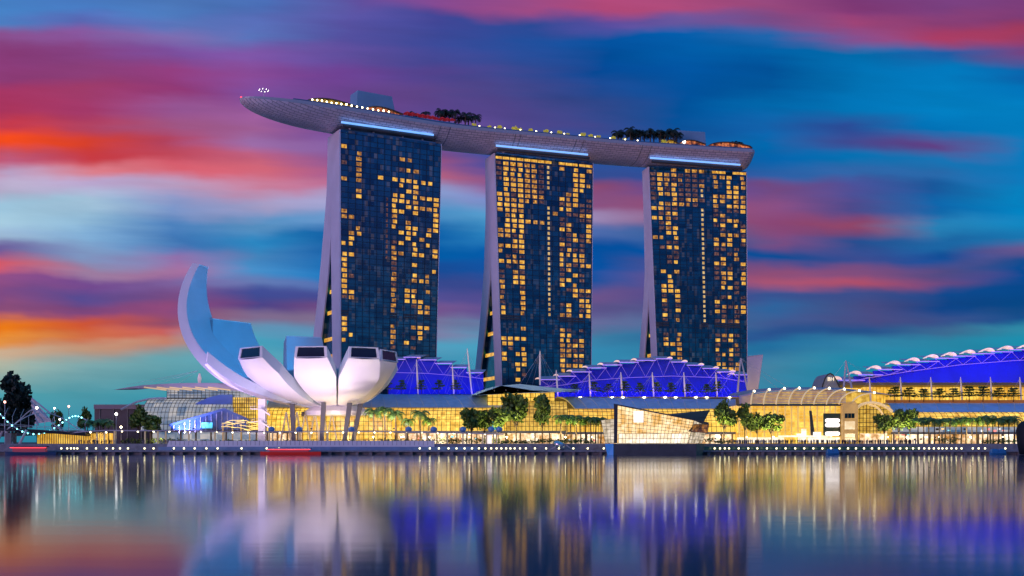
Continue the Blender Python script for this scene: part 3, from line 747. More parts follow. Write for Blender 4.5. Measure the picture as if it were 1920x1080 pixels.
for k in range(8):
    q = MB(); q.ball(p0+Vector((2.6*math.cos(k*.785), 2.6*math.sin(k*.785), 7)), .17, 6, 4); q.build('lamp_head', M['bulbw'], vl)
q = MB(); q.ball(dk(.8, 0, .8), .5, 8, 5); solo(q, 'beacon', M['redl'], 'red aircraft beacon at the pointed bow of the roof deck', 'beacon', 'beacons on the roof deck')
q = MB(); q.ball(dk(TOT-1.5, -.6, -.3), .5, 8, 5); solo(q, 'beacon', M['redl'], 'red aircraft beacon at the blunt stern of the roof deck', 'beacon', 'beacons on the roof deck')
q = MB(); q.ball(dk(cpx(1264), -.8, 3.5), .9, 8, 6); solo(q, 'flood_lamp', M['bulbw'], 'very bright white flood lamp in front of the square lift house', 'lamp')
random.seed(9)
# ---------------------------------------------------------------- lotus museum
MC = Vector((-82.2, 505, 0)); MZ = 20.5
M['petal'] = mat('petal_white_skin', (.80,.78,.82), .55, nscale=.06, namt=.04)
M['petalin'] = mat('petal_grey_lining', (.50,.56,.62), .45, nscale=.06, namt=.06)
M['skyl'] = mat('skylight_glass', (.01,.04,.07), .12, .5)
mus = thing('lotus_museum', 'white museum shaped like an open lotus, one petal rising far above the others', 'museum', (MC.x, MC.y, LZ))
def petal(az, rx, rz, tmax, mid, tip, th0, th1, cap, delta=18., skylight=True, lab=None):
    az = R(az); D = Vector((math.cos(az), math.sin(az), 0)); S = Vector((-D.y, D.x, 0)); n_ = 26; outer = []; inner = []
    for i in range(n_+1):
        th = R(9 + (tmax-9)*i/n_); f = i/n_; r = rx*math.sin(th); z = MZ + rz*(1-math.cos(th))
        nn = Vector((-math.sin(th)/rx, 0, math.cos(th)/rz)).normalized(); cv = Vector(cap).normalized()
        w_ = f**2.2; off = (nn*(1-w_) + cv*w_).normalized()*(th0+(th1-th0)*f)
        rmeet = mid/math.tan(R(delta)); hw = r*math.tan(R(delta)) if r < rmeet else mid + (tip-mid)*min(1, (f-0)/1)**1.0*((r-rmeet)/max(rx*math.sin(R(min(tmax,90)))-rmeet, 1e-3) if tmax <= 90 else f)
        hw = min(hw, r*math.tan(R(delta))) if r < rmeet else hw
        if tmax > 90: hw = min(rx*math.sin(min(th, 1.5))*math.tan(R(delta)), tip + (mid-tip)*(1-f**2.2))
        outer.append((r, z, hw)); inner.append((r+off.x, z+off.z, hw*.93))
    def W3(r, z, s): return MC + D*r + S*s + Vector((0,0,z))
    q = MB(); cols = 6
    def face(rows, m, bulge, rev=False):
        pts = []
        for r, z, hw in rows:
            line = []
            for k in range(cols+1):
                s = -1+2*k/cols; line.append(W3(r+bulge*(1-s*s)*min(1, hw/8), z-bulge*.4*(1-s*s)*min(1, hw/8), s*hw))
            pts.append(line)
        if rev: pts = [p_[::-1] for p_ in pts]
        q.loft(pts, close=False, m=m)
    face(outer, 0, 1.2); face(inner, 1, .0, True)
    for sg in (-1, 1):
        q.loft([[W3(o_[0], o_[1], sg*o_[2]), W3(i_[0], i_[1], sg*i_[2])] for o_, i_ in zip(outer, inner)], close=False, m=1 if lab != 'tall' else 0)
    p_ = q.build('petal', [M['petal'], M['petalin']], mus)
    for k in p_.data.polygons: k.use_smooth = k.material_index == 0 and True
    o_, i_ = outer[-1], inner[-1]; cl = W3(*o_[:2], -o_[2]); cr_ = W3(*o_[:2], o_[2]); il = W3(*i_[:2], -i_[2]); ir = W3(*i_[:2], i_[2]); nc = (cr_-cl).cross(il-cl).normalized(); ctr = (cl+cr_+il+ir)/4
    if nc.dot(D) < 0: nc = -nc
    q = MB(); b0, b1 = [cl, cr_, ir, il], [ctr + (x-ctr)*.84 for x in (cl, cr_, ir, il)]
    for k in range(4):
        k2 = (k+1) % 4; q.hexa([b0[k], b0[k2], b1[k2], b1[k], b0[k]+nc*.5, b0[k2]+nc*.5, b1[k2]+nc*.5, b1[k]+nc*.5])
    q.build('skylight_frame', M['petal'], p_)
    q = MB(); q.quad(*[x+nc*.12 for x in b1]); q.build('skylight', M['skyl'] if skylight else M['petal'], p_)
    if lab: p_['label'] = {'tall': 'tallest petal, lit violet outside and blue inside'}.get(lab, lab)
#      az   rx  rz tmax mid tip th0 th1 cap
petal(167, 76, 54, 108, 22, 4.4, 6, 3.6, (-1,0,-.2), 25, False, 'tall')
petal(149, 72, 47,  86, 24, 14.0, 4, 4.0, (-.9,0,.3), 27, False)
petal(116, 62, 43,  80, 13.5, 10, 4, 4.5, (-.6,0,.7), 18)
petal(-163, 68, 40, 60, 9.0, 6.0, 3, 5.0, (-.1,0,1), 13, False)
petal(-134, 53, 40, 62, 12.6, 9.4, 5, 5.0, (-.12,0,1), 17.3)
petal(-98,  43, 40, 62, 9.6, 7.5, 5, 5.0, (-.12,0,1), 16.6)
petal(-63,  43, 40, 62, 9.4, 7.2, 5, 5.0, (-.12,0,1), 16.6)
petal(-21,  31, 41, 62, 9.0, 6.0, 5, 5.0, (-.12,0,1), 17)
petal(80, 38, 38, 62, 10, 7.5, 5, 5.0, (-.12,0,1), 18)
petal(45, 33, 38, 60, 10, 7.5, 5, 5.0, (-.12,0,1), 18)
petal(10,  27, 32, 60, 8, 6, 5, 4.0, (-.12,0,1), 17)
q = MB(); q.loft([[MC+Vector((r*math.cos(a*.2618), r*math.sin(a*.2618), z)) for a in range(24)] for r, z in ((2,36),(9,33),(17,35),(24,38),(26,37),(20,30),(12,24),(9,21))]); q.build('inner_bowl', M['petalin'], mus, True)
q = MB(); q.loft([[MC+Vector((r*math.cos(a*.2618), r*math.sin(a*.2618), z)) for a in range(24)] for r, z in ((14,17.2),(15,17.6),(15,19.4),(11,22))]); q.build('base_ring', M['petal'], mus)
q = MB(); q.box(MC.x-18, MC.x+26, MC.y-2, MC.y+16, LZ, 17.1); g_ = q.build('lobby_glass', M['gold'], mus); q = MB(); [q.tube([(MC.x-18+k*2.2, MC.y-2.15, LZ),(MC.x-18+k*2.2, MC.y-2.15, 17)], .11, 4) for k in range(21)]; [q.tube([(MC.x-18, MC.y-2.15, LZ+2+k*2.1),(MC.x+26, MC.y-2.15, LZ+2+k*2.1)], .1, 4) for k in range(6)]; q.build('glazing_bars', M['mullion'], g_)
for i, (pa, ya, pb, yb, Yt, Yb) in enumerate(((548,757,551,812,492,489),(607,755,603,812,488,484),(656,755,645,812,488,483),(676,757,661,812,492,487),(570,772,566,812,508,505),(640,770,637,812,512,509))):
    q = MB(); a = P(pa,ya,Yt); b_ = P(pb,yb,Yb); b_.z = LZ; w_ = .85
    q.hexa([b_+Vector((-w_,-w_,0)), b_+Vector((w_,-w_,0)), b_+Vector((w_,w_,0)), b_+Vector((-w_,w_,0)), a+Vector((-w_*1.2,-w_,0)), a+Vector((w_*1.2,-w_,0)), a+Vector((w_*1.2,w_,0)), a+Vector((-w_*1.2,w_,0))]); q.build('leg', M['legm'] if 'legm' in M else M['darksteel'], mus)
M['cream'] = mat('cream_steel', (.6,.52,.38), .5)
for i, px in enumerate((536,556,572,590,606,622)):      # pale lattice columns under the bowl
    q = MB(); a = P(px,772,500); 
    for dx in (-2.6, 2.6): q.tube([Vector((a.x+dx, 500, LZ)), Vector((a.x, 501, 19))], .38, 6)
    q.build('lattice_column', M['cream'], mus)
# spiral stair beside the museum
stair = thing('stair_tower', 'white outdoor stair with three stacked landings under the edge of the lotus museum', 'staircase', (wx(492,480),480,LZ))
q = MB(); q.box(wx(484,480), wx(497,480), 480, 483.5, LZ, wz(748,480)); q.build('core', M['white'], stair)
for py in (767, 791):
    q = MB(); z = wz(py,480); q.hexa([P(470,py+.5,479),P(500,py+1,479),P(500,py+1,484),P(470,py+.5,484),P(470,py-1,479),P(500,py-.5,479),P(500,py-.5,484),P(470,py-1,484)]); q.build('landing', M['white'], stair)
    q = MB(); q.hexa([P(488,py+1,477.5),P(506,py+13,477.5),P(506,py+13,478.9),P(488,py+1,478.9),P(488,py-2.5,477.5),P(506,py+9.5,477.5),P(506,py+9.5,478.9),P(488,py-2.5,478.9)]); q.build('flight', M['white'], stair)
    q = MB(); q.tube([P(470,py-5,478.9), P(488,py-6,478.9), P(506,py+7,477.4)], .07, 4); [q.tube([P(470+i*6,py-.6,478.9), P(470+i*6,py-5.4,478.9)], .05, 4) for i in range(4)]; q.build('rail', M['steel'], stair)
# floodlights standing round the pond
fl = [(-135,455,4.8,-130,490,40,'a'),(-118,455,4.8,-110,476,34,'b'),(-101,455,4.8,-97,474,34,'b'),(-85,455,4.8,-83,474,34,'b'),(-68,455,4.8,-68,476,34,'b'),(-50,455,4.8,-56,482,34,'b'),(-152,488,5,-142,512,50,'a')]
for i, (x, y, z, tx, ty, tz, kk) in enumerate(fl):
    gz = LZ if y > 460 else wz(807.2, y)+.35
    o = thing('floodlight', nth(i+1)+' floodlight on the walkway roof aimed up at the museum, counting from the bridge' if y < 460 else 'lone ground floodlight behind the walkway aimed at the tallest petal', 'floodlight', (x,y,gz), 'floodlights around the museum')
    q = MB(); q.box(x-.35,x+.35,y-.25,y+.25,gz+.25,gz+.75); q.build('housing', M['darksteel'], o); q = MB(); q.box(x-.08,x+.08,y-.08,y+.08,gz,gz+.248); q.build('bracket', M['steel'], o)
    lamp('SPOT', 'museum_flood', (x,y,gz+1.2), (tx,ty,tz), (18500 if -110 < x < -60 else 22000) if kk == 'b' else (46000 if x > -140 else 150000), (1,.76,.92) if kk == 'b' else (.50,.38,1), spot_size=R(130 if kk == 'b' else 90), spot_blend=.6, shadow_soft_size=1.0)
lamp('SPOT', 'petal_blue_fill', (-78,500,42), (-140,520,58), 120000, (.02,.42,1), spot_size=R(110), spot_blend=.7, shadow_soft_size=1.0)  # blue spot added to turn the tall petal's inner face blue
lamp('SPOT', 'museum_underside_lamp', (-80,482,6), (-80,500,17), 9000, (1,.72,.3), spot_size=R(120), shadow_soft_size=.6)

# ---------------------------------------------------------------- malls
def strip_roof(root, pts_top, pts_bot, Yt, Yb, ribs, bulge=1.6, name='roof'):
    """curved metal roof between a back line and a front line (px rows), with ribs"""
    q = MB(); n_ = 8; rows = []
    (xa, ya), (xb, yb) = pts_top; (xc, yc), (xd, yd) = pts_bot
    A, B = P(xa,ya,Yt), P(xb,yb,Yt); Cc, D = P(xc,yc,Yb), P(xd,yd,Yb)
    def at(s, f): a = A.lerp(B, s); b_ = Cc.lerp(D, s); p_ = a.lerp(b_, f); p_.z += bulge*math.sin(math.pi*f)*1.2; return p_
    for i in range(n_+1): rows.append([at(0,i/n_), at(1,i/n_)])
    q.loft([[r_[0], r_[1], r_[1]-Vector((0,0,.5)), r_[0]-Vector((0,0,.5))] for r_ in rows]); q.build(name, M['metalroof'], root)
    for k in range(ribs+1):
        s = k/ribs; q = MB(); q.tube([at(min(max(s + (f/n_)*.0,0),1), f/n_)+Vector((0,0,.1)) for f in range(n_+1)], .16, 4); q.build('roof_rib', M['rib'], root)
def barrel(root, x0, x1, ytop, ybot, Yt, Yb, m, nv, nh, name='glass_vault', bulge=3.0, mull=None):
    q = MB(); n_ = 8
    def at(s, f):
        Y = Yt + (Yb-Yt)*math.sin(f*math.pi/2); z = wz(ytop, Yt) + (wz(ybot, Yb)-wz(ytop, Yt))*(1-math.cos(f*math.pi/2)); a = wx(x0, Yt); b_ = wx(x1, Yt); return Vector((a+(b_-a)*s, Y, z))
    q.loft([[at(0,f/n_), at(1,f/n_)] for f in range(n_+1)], close=False); g_ = q.build(name, m, root)
    q = MB(); e = Vector((0,-.2,.05))
    for k in range(nv+1): q.tube([at(k/nv, f/n_)+e for f in range(n_+1)], .12, 4)
    for k in range(nh+1): q.tube([at(0,k/nh)+e, at(1,k/nh)+e], .10, 4)
    q.build('glazing_bars', mull or M['mullion'], g_)
    return at
def shops(root, x0, x1, ytop, Y, n_, m='shop'):
    n_ = int(n_*.6)
    q = MB(); z1 = wz(ytop, Y); a, b_ = wx(x0,Y), wx(x1,Y); q.box(a, b_, Y, Y+8, LZ, z1); q.build('shopfront', M[m], root)
    q = MB(); q.box(a-1, b_+1, Y-5, Y-.01, z1-.6, z1+.5); q.build('canopy_slab', M['concrete'], root)
    for i in range(n_+1):
        x = a+(b_-a)*i/n_; q = MB(); q.box(x-.32, x+.32, Y-1.6, Y-.9, LZ, z1-.61); q.build('column', M['stone'], root)
M['stone'] = mat('sandstone', (.34,.26,.16), .8, nscale=.4, namt=.12)
def stepped(root, steps, arc, Y, ybase, dx=0, shells=True, depth=26):
    """stepped roof: flat panels climbing like stairs over a blue lit wall, W shaped truss on the front"""
    zb = wz(ybase, Y); x0 = wx(steps[0][0], Y); x1 = wx(steps[-1][1], Y)
    def az_(px):
        for (a, ya), (b_, yb) in zip(arc, arc[1:]):
            if px <= b_: return wz(ya+(yb-ya)*(px-a)/(b_-a), Y)
        return wz(arc[-1][1], Y)
    for i, (a, b_, y) in enumerate(steps):
        xa, xb = wx(a,Y), wx(b_,Y); z = wz(y,Y)
        xw = wx(steps[i+1][0], Y) if i+1 < len(steps) and steps[i+1][2] < y else xb; xv = wx(steps[i-1][1], Y) if i and steps[i-1][2] <= y else xa
        if xv > xw: xv, xw = xa, xb
        q = MB(); q.hexa([(xv,Y+1.2+.02*i,zb),(xw,Y+1.2+.02*i,zb),(xw,Y+3+.02*i,zb),(xv,Y+3+.02*i,zb),(xv,Y+4+.02*i,z-.3),(xw,Y+4+.02*i,z-.3),(xw,Y+7+.02*i,z-.3),(xv,Y+7+.02*i,z-.3)]); q.build('wall', M['roofpaint'], root)
        q = MB(); q.hexa([(xa,Y-1.6,z-.25),(xb,Y-1.6,z-.25),(xb+1,Y+depth,z+3.2),(xa+1,Y+depth,z+3.2),(xa,Y-1.6,z+.05),(xb,Y-1.6,z+.05),(xb+1,Y+depth,z+3.5),(xa+1,Y+depth,z+3.5)]); rp = q.build('roof_panel', M['metalroof'], root)
        q = MB(); q.box(xa, xb, Y-1.95, Y-1.62, z-.28, z+.12); q.build('light_edge', M['led'], rp)
        za = az_((a+b_)/2); q = MB(); xm = (xa+xb)/2
        q.tube([(xa+.6,Y-.6,z-.3),(xm,Y+.2,za),(xb-.6,Y-.6,z-.3)], .13, 5); q.build('truss', M['trussm'], root)
        if shells:
            up = i+1 < len(steps) and steps[i+1][2] < y; xs = (xa if up or i+1 == len(steps) and not shells == 'r' else xb)
            q = MB(); R_ = []; sr = 3.1 if shells == 'r' else 1.5
            for k in range(9):
                t_ = math.pi*k/8; R_.append([(xs-1+sr*math.cos(t_), Y-1.2+yy, z+.2+sr*.62*math.sin(t_)*hh_s) for yy, hh_s in ((0,1),(2.5,.9),(6,.5))])
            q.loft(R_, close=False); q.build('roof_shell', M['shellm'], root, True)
    q = MB()
    for (a, ya), (b_, yb) in zip(arc, arc[1:]): q.tube([(wx(a,Y),Y+.3,wz(ya,Y)),(wx(b_,Y),Y+.3,wz(yb,Y))], .17, 5)
    q.build('truss_chord', M['trussm'], root)
M['trussm'] = mat('violet_truss', (.6,.5,.8), .4, emi=(.28,.12,.95), es=.3)
M['shellm'] = mat('pink_glow_shell', (.7,.6,.6), .5, emi=(1,.62,.52), es=.75, nscale=.7, namt=.35)  # shell glows by its own material in place of lamps shining on it
def mast(px, ytop, ybase, Y, lean, label, group, r=.42, cables=3, base=None):
    o = thing('cable_mast', label, 'mast', P(px+lean, ybase, Y), group); t_, b_ = P(px,ytop,Y), P(px+lean,ybase,Y)
    q = MB(); q.tube([b_, b_.lerp(t_,.5), t_], [r*.8, r*1.25, r*.45], 7); q.build('pole', M['mastm'], o)
    for i in range(cables):
        for sg in (-1, 1):
            q = MB(); e = P(px+sg*(14+i*12), ybase-1, Y+3); q.tube([t_-Vector((0,0,.3+i*.5)), e], .045, 3); q.build('cable', M['rib'], o)
M['mastm'] = mat('glowing_mast', (.78,.70,.66), .4, emi=(1,.7,.55), es=.18)  # faint emission in the pole stands for floodlight

# mall between museum and entrance hall
mA = thing('shopping_mall', 'golden mall wing under a grey blue roof, between the museum and the entrance hall', 'mall', (wx(820,530),540,LZ))
strip_roof(mA, ((520,737),(905,741)), ((500,764),(945,766)), 560, 530, 18)
barrel(mA, 484, 946, 764.5, 809, 529, 519, M['gold'], 56, 6)
shops(mA, 484, 950, 810, 514, 42)
q = MB(); q.box(wx(690,562),wx(908,562),558,600,LZ,wz(739.5,560)); q.build('terrace', M['concrete'], mA)
hA = thing('event_hall', 'smaller blue lit hall with a stepped roof, between the museum and the middle tower', 'hall', (wx(820,575),590,30))
stepped(hA, [(728,760,674),(757,789,670),(787,819,675),(816,848,681.5),(845,875,689),(874,906,699)], [(728,698),(800,700),(850,704),(906,710)], 575, 739, shells=False)
for i, (px, yt, ln) in enumerate(((781,674,3),(848,684,3),(876,653,9))):
    mast(px, yt, 740, 563, ln, nth(i+1)+' white mast beside the smaller blue hall, counting from the museum', 'masts at the smaller blue hall')
# entrance hall
mB = thing('entrance_hall', 'tall golden glass entrance hall under a thin curved blue canopy between two mall wings', 'hall', (wx(985,530),540,LZ))
q = MB(); top = [(882,741),(917,727),(940,723),(975,720),(1010,724),(1050,728),(1090,731)]; bot = [(1090,733),(1040,733),(1000,732),(960,730),(917,731),(890,741.5)]
q.prism([P(a,b_,530) for a,b_ in bot[::-1]][::-1] + [P(a,b_,530) for a,b_ in top][::-1], (0,38,1.5)); q.build('canopy', mat('canopy_blue_metal', (.30,.58,.78), .4, .2), mB)
for k in range(8):
    q = MB(); q.tube([P(905+k*22,731.5+k*.1,529.6), P(893+k*22,735.5,536)], .14, 4); q.build('canopy_strut', M['steel'], mB)
q = MB(); x0_, x1_ = wx(914,534), wx(1040,534); q.box(x0_, x1_, 534, 556, LZ, wz(731.5,534)); g_ = q.build('glass_box', M['gold'], mB)
q = MB()
for k in range(15): q.tube([(x0_+(x1_-x0_)*k/14,533.8,LZ),(x0_+(x1_-x0_)*k/14,533.8,wz(731.5,534))], .15, 4)
for k in range(13): q.tube([(x0_,533.8,LZ+k*2.2+1),(x1_,533.8,LZ+k*2.2+1)], .12, 4)
q.build('glazing_bars', M['mullion'], g_)
barrel(mB, 950, 1062, 752, 809, 533, 519, M['golddim'], 16, 10, bulge=4)
shops(mB, 948, 1058, 810, 514.1, 8)
# central wing
mC = thing('shopping_mall', 'central mall wing behind the crystal pavilion, golden glass vault under a long blue roof', 'mall', (wx(1200,530),540,LZ))
strip_roof(mC, ((1042,745),(1378,749)), ((1078,766),(1380,768)), 560, 530, 13)
barrel(mC, 1058, 1388, 766.5, 812, 529, 519, M['gold'], 38, 6)
shops(mC, 1058, 1372, 812, 514.2, 26)
q = MB(); q.box(wx(1035,562),wx(1400,562),558.1,600,LZ,wz(746.5,560)); q.build('terrace', M['concrete'], mC)
q = MB(); q.box(wx(1042,557),wx(1385,557),556.4,558,wz(746.5,557),wz(744,557)); q.build('terrace_edge', M['stone'], mC)
hC = thing('convention_hall', 'large blue lit hall with a stepped roof, in front of the far tower', 'hall', (wx(1220,575),590,30))
stepped(hC, [(1012,1050,712),(1046,1080,705.5),(1071,1109,697.5),(1100,1137,690),(1129,1166,684.5),(1160,1197,679.5),(1192,1229,676),(1229,1259,673),(1257,1287,679),(1287,1318,685),(1316,1346,691),(1344,1377,697.5),(1375,1409,703)],
        [(1012,726),(1055,722),(1110,713),(1180,708),(1260,705),(1350,708),(1409,718)], 575, 746)
for i, px in enumerate((1104.5,1164,1223,1282,1342)):
    mast(px, 698, 747, 563, 3, nth(i+1)+' mast on the central terrace, counting from the lone mast', 'masts on the central terrace')
mast(1012.5, 658, 722, 566, 0, 'lone tall mast with a lamp on top, standing behind the entrance hall canopy', 'tall masts of the mall roofs', .5, 3)
mast(1043, 694, 744, 563.5, 3, 'short mast where the central terrace meets the entrance hall canopy', 'tall masts of the mall roofs')
for i, px in enumerate((1088,1148,1168,1208,1247,1267,1305,1325,1368)):
    o = thing('terrace_lamp', nth(i+1)+' small lamp on the central terrace edge counting from the entrance hall', 'lamp', P(px,744,556), 'lamps on the central terrace edge')
    q = MB(); q.ball(P(px,745,555.8), .75, 8, 5, .5); q.build('lamp_head', M['bulb'], o)
    q = MB(); q.box(wx(px,556)-.3, wx(px,556)+.3, 555.9, 556.3, wz(746.5,556), wz(745.5,556)); q.build('bracket', M['steel'], o)
# blue floodlights that wash the stepped halls
for x, y, z, sx_, e in [(wx(738+31*k,566),562,30.8,3,5600) for k in range(6)] + [(wx(1052+30*k,566),562,30.8,3,6600+900*math.sin(k*.28)) for k in range(12)] + [(wx(1625+38*k,552),552,43,4,5200+500*k) for k in range(9)]:
    l = bpy.data.lights.new('blue_wash', 'AREA'); l.shape = 'RECTANGLE'; l.size = sx_; l.size_y = 1.0; l.energy = e*.12; l.color = (.05,.02,1)
    o = bpy.data.objects.new('blue_wash', l); C.objects.link(o); o.location = (x, y, z); o.rotation_euler = (R(125), 0, 0)

random.seed(12)
sgm = [mat('sign_white', (.8,.8,.8), .4, emi=(1,.92,.85), es=1.5), mat('sign_cyan', (.2,.7,.8), .4, emi=(.25,.8,.95), es=.9), mat('sign_rose', (.8,.3,.3), .4, emi=(1,.25,.2), es=.9), mat('sign_amber', (.8,.5,.2), .4, emi=(1,.6,.15), es=1.3), mat('dark_shop', (.03,.025,.02), .4)]
for root_, x_0, x_1, Y_ in ((mA, 690, 940, 513.6), (mC, 1064, 1120, 513.8), (mC, 1330, 1370, 513.8)):
    for k in range(int((x_1-x_0)/9)):
        a = x_0+9*k+random.uniform(0,3); w_ = random.uniform(2,6); y_ = random.choice((815,817,821,824)); q = MB(); q.box(wx(a,Y_), wx(a+w_,Y_), Y_-.1, Y_+.3, wz(y_+random.uniform(1,3.5),Y_), wz(y_,Y_)); q.build('lit_sign', random.choice(sgm), root_)
# grand hall with the ribbed roof
mD = thing('grand_hall', 'grand hall with a ribbed glass roof and tall golden windows above the waterside crowd', 'hall', (wx(1490,505),515,LZ))
x0_, x1_ = wx(1383,505), wx(1580,505)
q = MB(); q.box(x0_, x1_, 505, 530, LZ, wz(760,505)); g_ = q.build('glass_wall', M['gold'], mD)
q = MB()
for px in (1386,1399,1407,1433,1450,1458,1472,1484,1496,1508,1519,1532,1546,1556,1566,1577): q.box(wx(px,504.6)-.28, wx(px,504.6)+.28, 504.2, 504.99, LZ, wz(760,505))
for py in (766,773,779,785,791,797,803,809): q.box(x0_, x1_, 504.5, 504.98, wz(py,505)-.1, wz(py,505)+.1)
q.build('glazing_bars', M['goldbar'] if 'goldbar' in M else M['stone'], g_)
M['pale'] = glow_mat('bright_interior', 'ffe0b0', 'fff8f0', 1.0, 1.8, (4,9,3), big=.2)
for (a, b_, c, d) in ((1460,1560,816.5,819.5),(1497,1512,819,829),(1503,1512,804,816.4),(1494,1503,813,816.3),(1525,1540,810,816.4),(1383,1470,820,830),(1515,1575,820,830)):
    q = MB(); q.box(wx(a,503.5), wx(b_,503.5), 503.5, 504.1, wz(d,503.5), wz(c,503.5)); q.build('bright_display', M['pale'], mD)
q = MB(); q.hexa([P(1521,822,503.9),P(1529,822,503.9),P(1529,822,504.1),P(1521,822,504.1),P(1517,770,503.9),P(1522,770,503.9),P(1522,770,504.1),P(1517,770,504.1)]); q.build('leaning_pylon', M['darksteel'], mD)
q = MB(); q.box(wx(1544,503.6), wx(1576,503.6), 503.62, 504.15, wz(818,503.6), wz(775,503.6)); sg = q.build('dark_shop_screen', mat('green_grey_glass', (.05,.07,.05), .2), mD)
for py in (788.5, 797, 813):
    q = MB(); a, b_ = wx(1551,503.3), wx(1571,503.3); z = wz(py,503.3); rr = .95; ring = [(a+rr*math.cos(t_), 503.2, z+rr*math.sin(t_)) for t_ in [math.pi*(.5+k/6) for k in range(7)]] + [(b_+rr*math.cos(t_), 503.2, z+rr*math.sin(t_)) for t_ in [math.pi*(-.5+k/6) for k in range(7)]]
    q.prism(ring, (0,.35,0)); q.build('light_tube_sign', mat('lit_sign_tube', (.8,.8,.8), .4, emi=(1,.9,.85), es=1.6) if py == 788.5 else sg_m, sg)
    sg_m = bpy.data.materials.get('lit_sign_tube')
q = MB(); q.box(x0_-.3, x1_, 504.0, 504.9, wz(760,504)-.3, wz(757.5,504)); q.build('fascia', M['darksteel'], mD)
# curved louvre roof
n_ = 20; rows = []
rt = [(1383,739),(1420,731),(1470,727),(1520,726),(1570,727),(1620,732),(1680,741)]
def rtz(px):
    for (a, ya), (b_, yb) in zip(rt, rt[1:]):
        if px <= b_: return ya+(yb-ya)*(px-a)/(b_-a)
    return rt[-1][1]
q = MB(); ring = [P(px, rtz(px), 520) for px in range(1383, 1681, 27)]; lowr = [P(px, rtz(px)+3.5*min(1,(1680-px)/60), 516) for px in range(1383, 1681, 27)]
q.loft([[a, b_, b_+Vector((0,20,1)), a+Vector((0,20,1))] for a, b_ in zip(ring, lowr)]); q.build('roof', mat('grand_roof_metal', (.26,.32,.38), .4, .2), mD)
q = MB()
for k in range(9):
    f = k/9; q.loft([[P(px, (rtz(px)+3.5)*(1-f)+757*f, 516-11*f) , P(px, (rtz(px)+3.5)*(1-f)+757*f+1.6, 516-11*f-.2)] for px in range(1386, 1606, 20)], close=False)
q.build('louvres', M['louv'] if 'louv' in M else M['endwall'], mD)
q = MB(); q.loft([[P(px, rtz(px)+6, 519), P(px, 757, 519)] for px in range(1390, 1640, 20)], close=False); q.build('upper_glass', M['golddim'], mD)
for k in range(9):
    xb = 1408+k*23.6; xt = xb + 6 + k*4.6; q = MB(); q.tube([P(xb + (xt-xb)*(f**1.6), 757.5 + (rtz(xt)-757.5+2)*math.sin(f*1.5708), 503.8+14*f) for f in [j/8 for j in range(9)]], .34, 6); q.build('roof_rib', M['ribl'], mD)
    q = MB(); q.ball(P(xt, rtz(xt)+1.2, 517), .55, 6, 4); q.build('spot_lamp', M['bulb'], mD)
# sandstone pier and arched gable
pr = thing('stone_pier', 'sandstone block with a dark window strip above pale lit panels, beside the grand hall', 'building', (wx(1594,501),505,LZ))
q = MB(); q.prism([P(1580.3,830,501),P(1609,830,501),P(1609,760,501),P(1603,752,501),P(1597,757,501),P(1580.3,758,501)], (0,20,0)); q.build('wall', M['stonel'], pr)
for k in range(3):
    q = MB(); q.box(wx(1584+k*6.3,500.8), wx(1589.5+k*6.3,500.8), 500.7, 500.97, wz(784,500.8), wz(775,500.8)); q.build('window', M['skyl'], pr)
for c, d in ((805,790),(820,813),(829,821)):
    q = MB(); q.box(wx(1584,500.8), wx(1603,500.8), 500.72, 500.98, wz(c,500.8), wz(d,500.8)); q.build('lit_panel', M['pale2'], pr)
ar = thing('arched_gable', 'glazed mall end under a big cream arch, next to the sandstone block', 'mall end', (wx(1640,508),512,LZ))
arc_ = [(1607,765),(1614,759),(1624,756),(1636,755),(1648,757),(1658,761),(1668,767),(1673,772)]
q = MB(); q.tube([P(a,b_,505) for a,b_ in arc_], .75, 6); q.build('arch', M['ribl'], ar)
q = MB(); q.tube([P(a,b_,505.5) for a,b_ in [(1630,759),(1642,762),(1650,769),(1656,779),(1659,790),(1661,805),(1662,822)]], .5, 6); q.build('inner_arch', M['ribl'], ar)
q = MB(); q.prism([P(a,b_+1,508) for a,b_ in arc_] + [P(1673,830,508), P(1609.4,830,508)], (0,12,0)); g_ = q.build('glass_wall', M['golddim'], ar)
q = MB()
for k in range(9): q.tube([P(1612+k*6.4,830,507.8), P(1612+k*6.4,[764,760,758,757.5,757.5,759,762,766,770][k],507.8)], .15, 4)
for py in (768,776,784,792,800,808,814): q.tube([P(1609.5,py,507.8), P(1672,py,507.8) if py > 772 else P(1663,py,507.8)], .13, 4)
q.build('glazing_bars', M['mullion'], g_)
q = MB(); q.box(wx(1612,504), wx(1662,504), 503, 504, LZ, wz(813,504)); q.build('shopfront', M['shop'], ar)
# right wing
mE = thing('shopping_mall', 'mall wing behind the long palm row, with a golden storey above its blue roof', 'mall', (wx(1800,530),540,LZ))
strip_roof(mE, ((1658,757),(1990,757)), ((1674,772.5),(1990,773)), 548, 520, 11)
barrel(mE, 1674, 1990, 773, 800, 519, 512, M['gold'], 30, 4)
shops(mE, 1674, 1990, 812, 508, 24)
q = MB(); q.box(wx(1674,511.5), wx(1990,511.5), 511.3, 512.5, wz(812.5,511.5), wz(800.5,511.5)); q.build('upper_floor_front', M['silverglass'], mE)
q = MB(); q.box(wx(1615,562),wx(2000,562),560,600,LZ,wz(722,560)); g_ = q.build('upper_glass', M['gold'], mE)
q = MB()
for k in range(60): q.tube([(wx(1615,562)+k*1.8,559.8,wz(757,560)),(wx(1615,562)+k*1.8,559.8,wz(722,560))], .08, 4)
q.build('glazing_bars', M['mullion'], g_)
q = MB(); q.box(wx(1560,562),wx(2000,562),549,562,wz(756.5,550)-.6,wz(756.5,550)); q.build('terrace', M['stone'], mE)
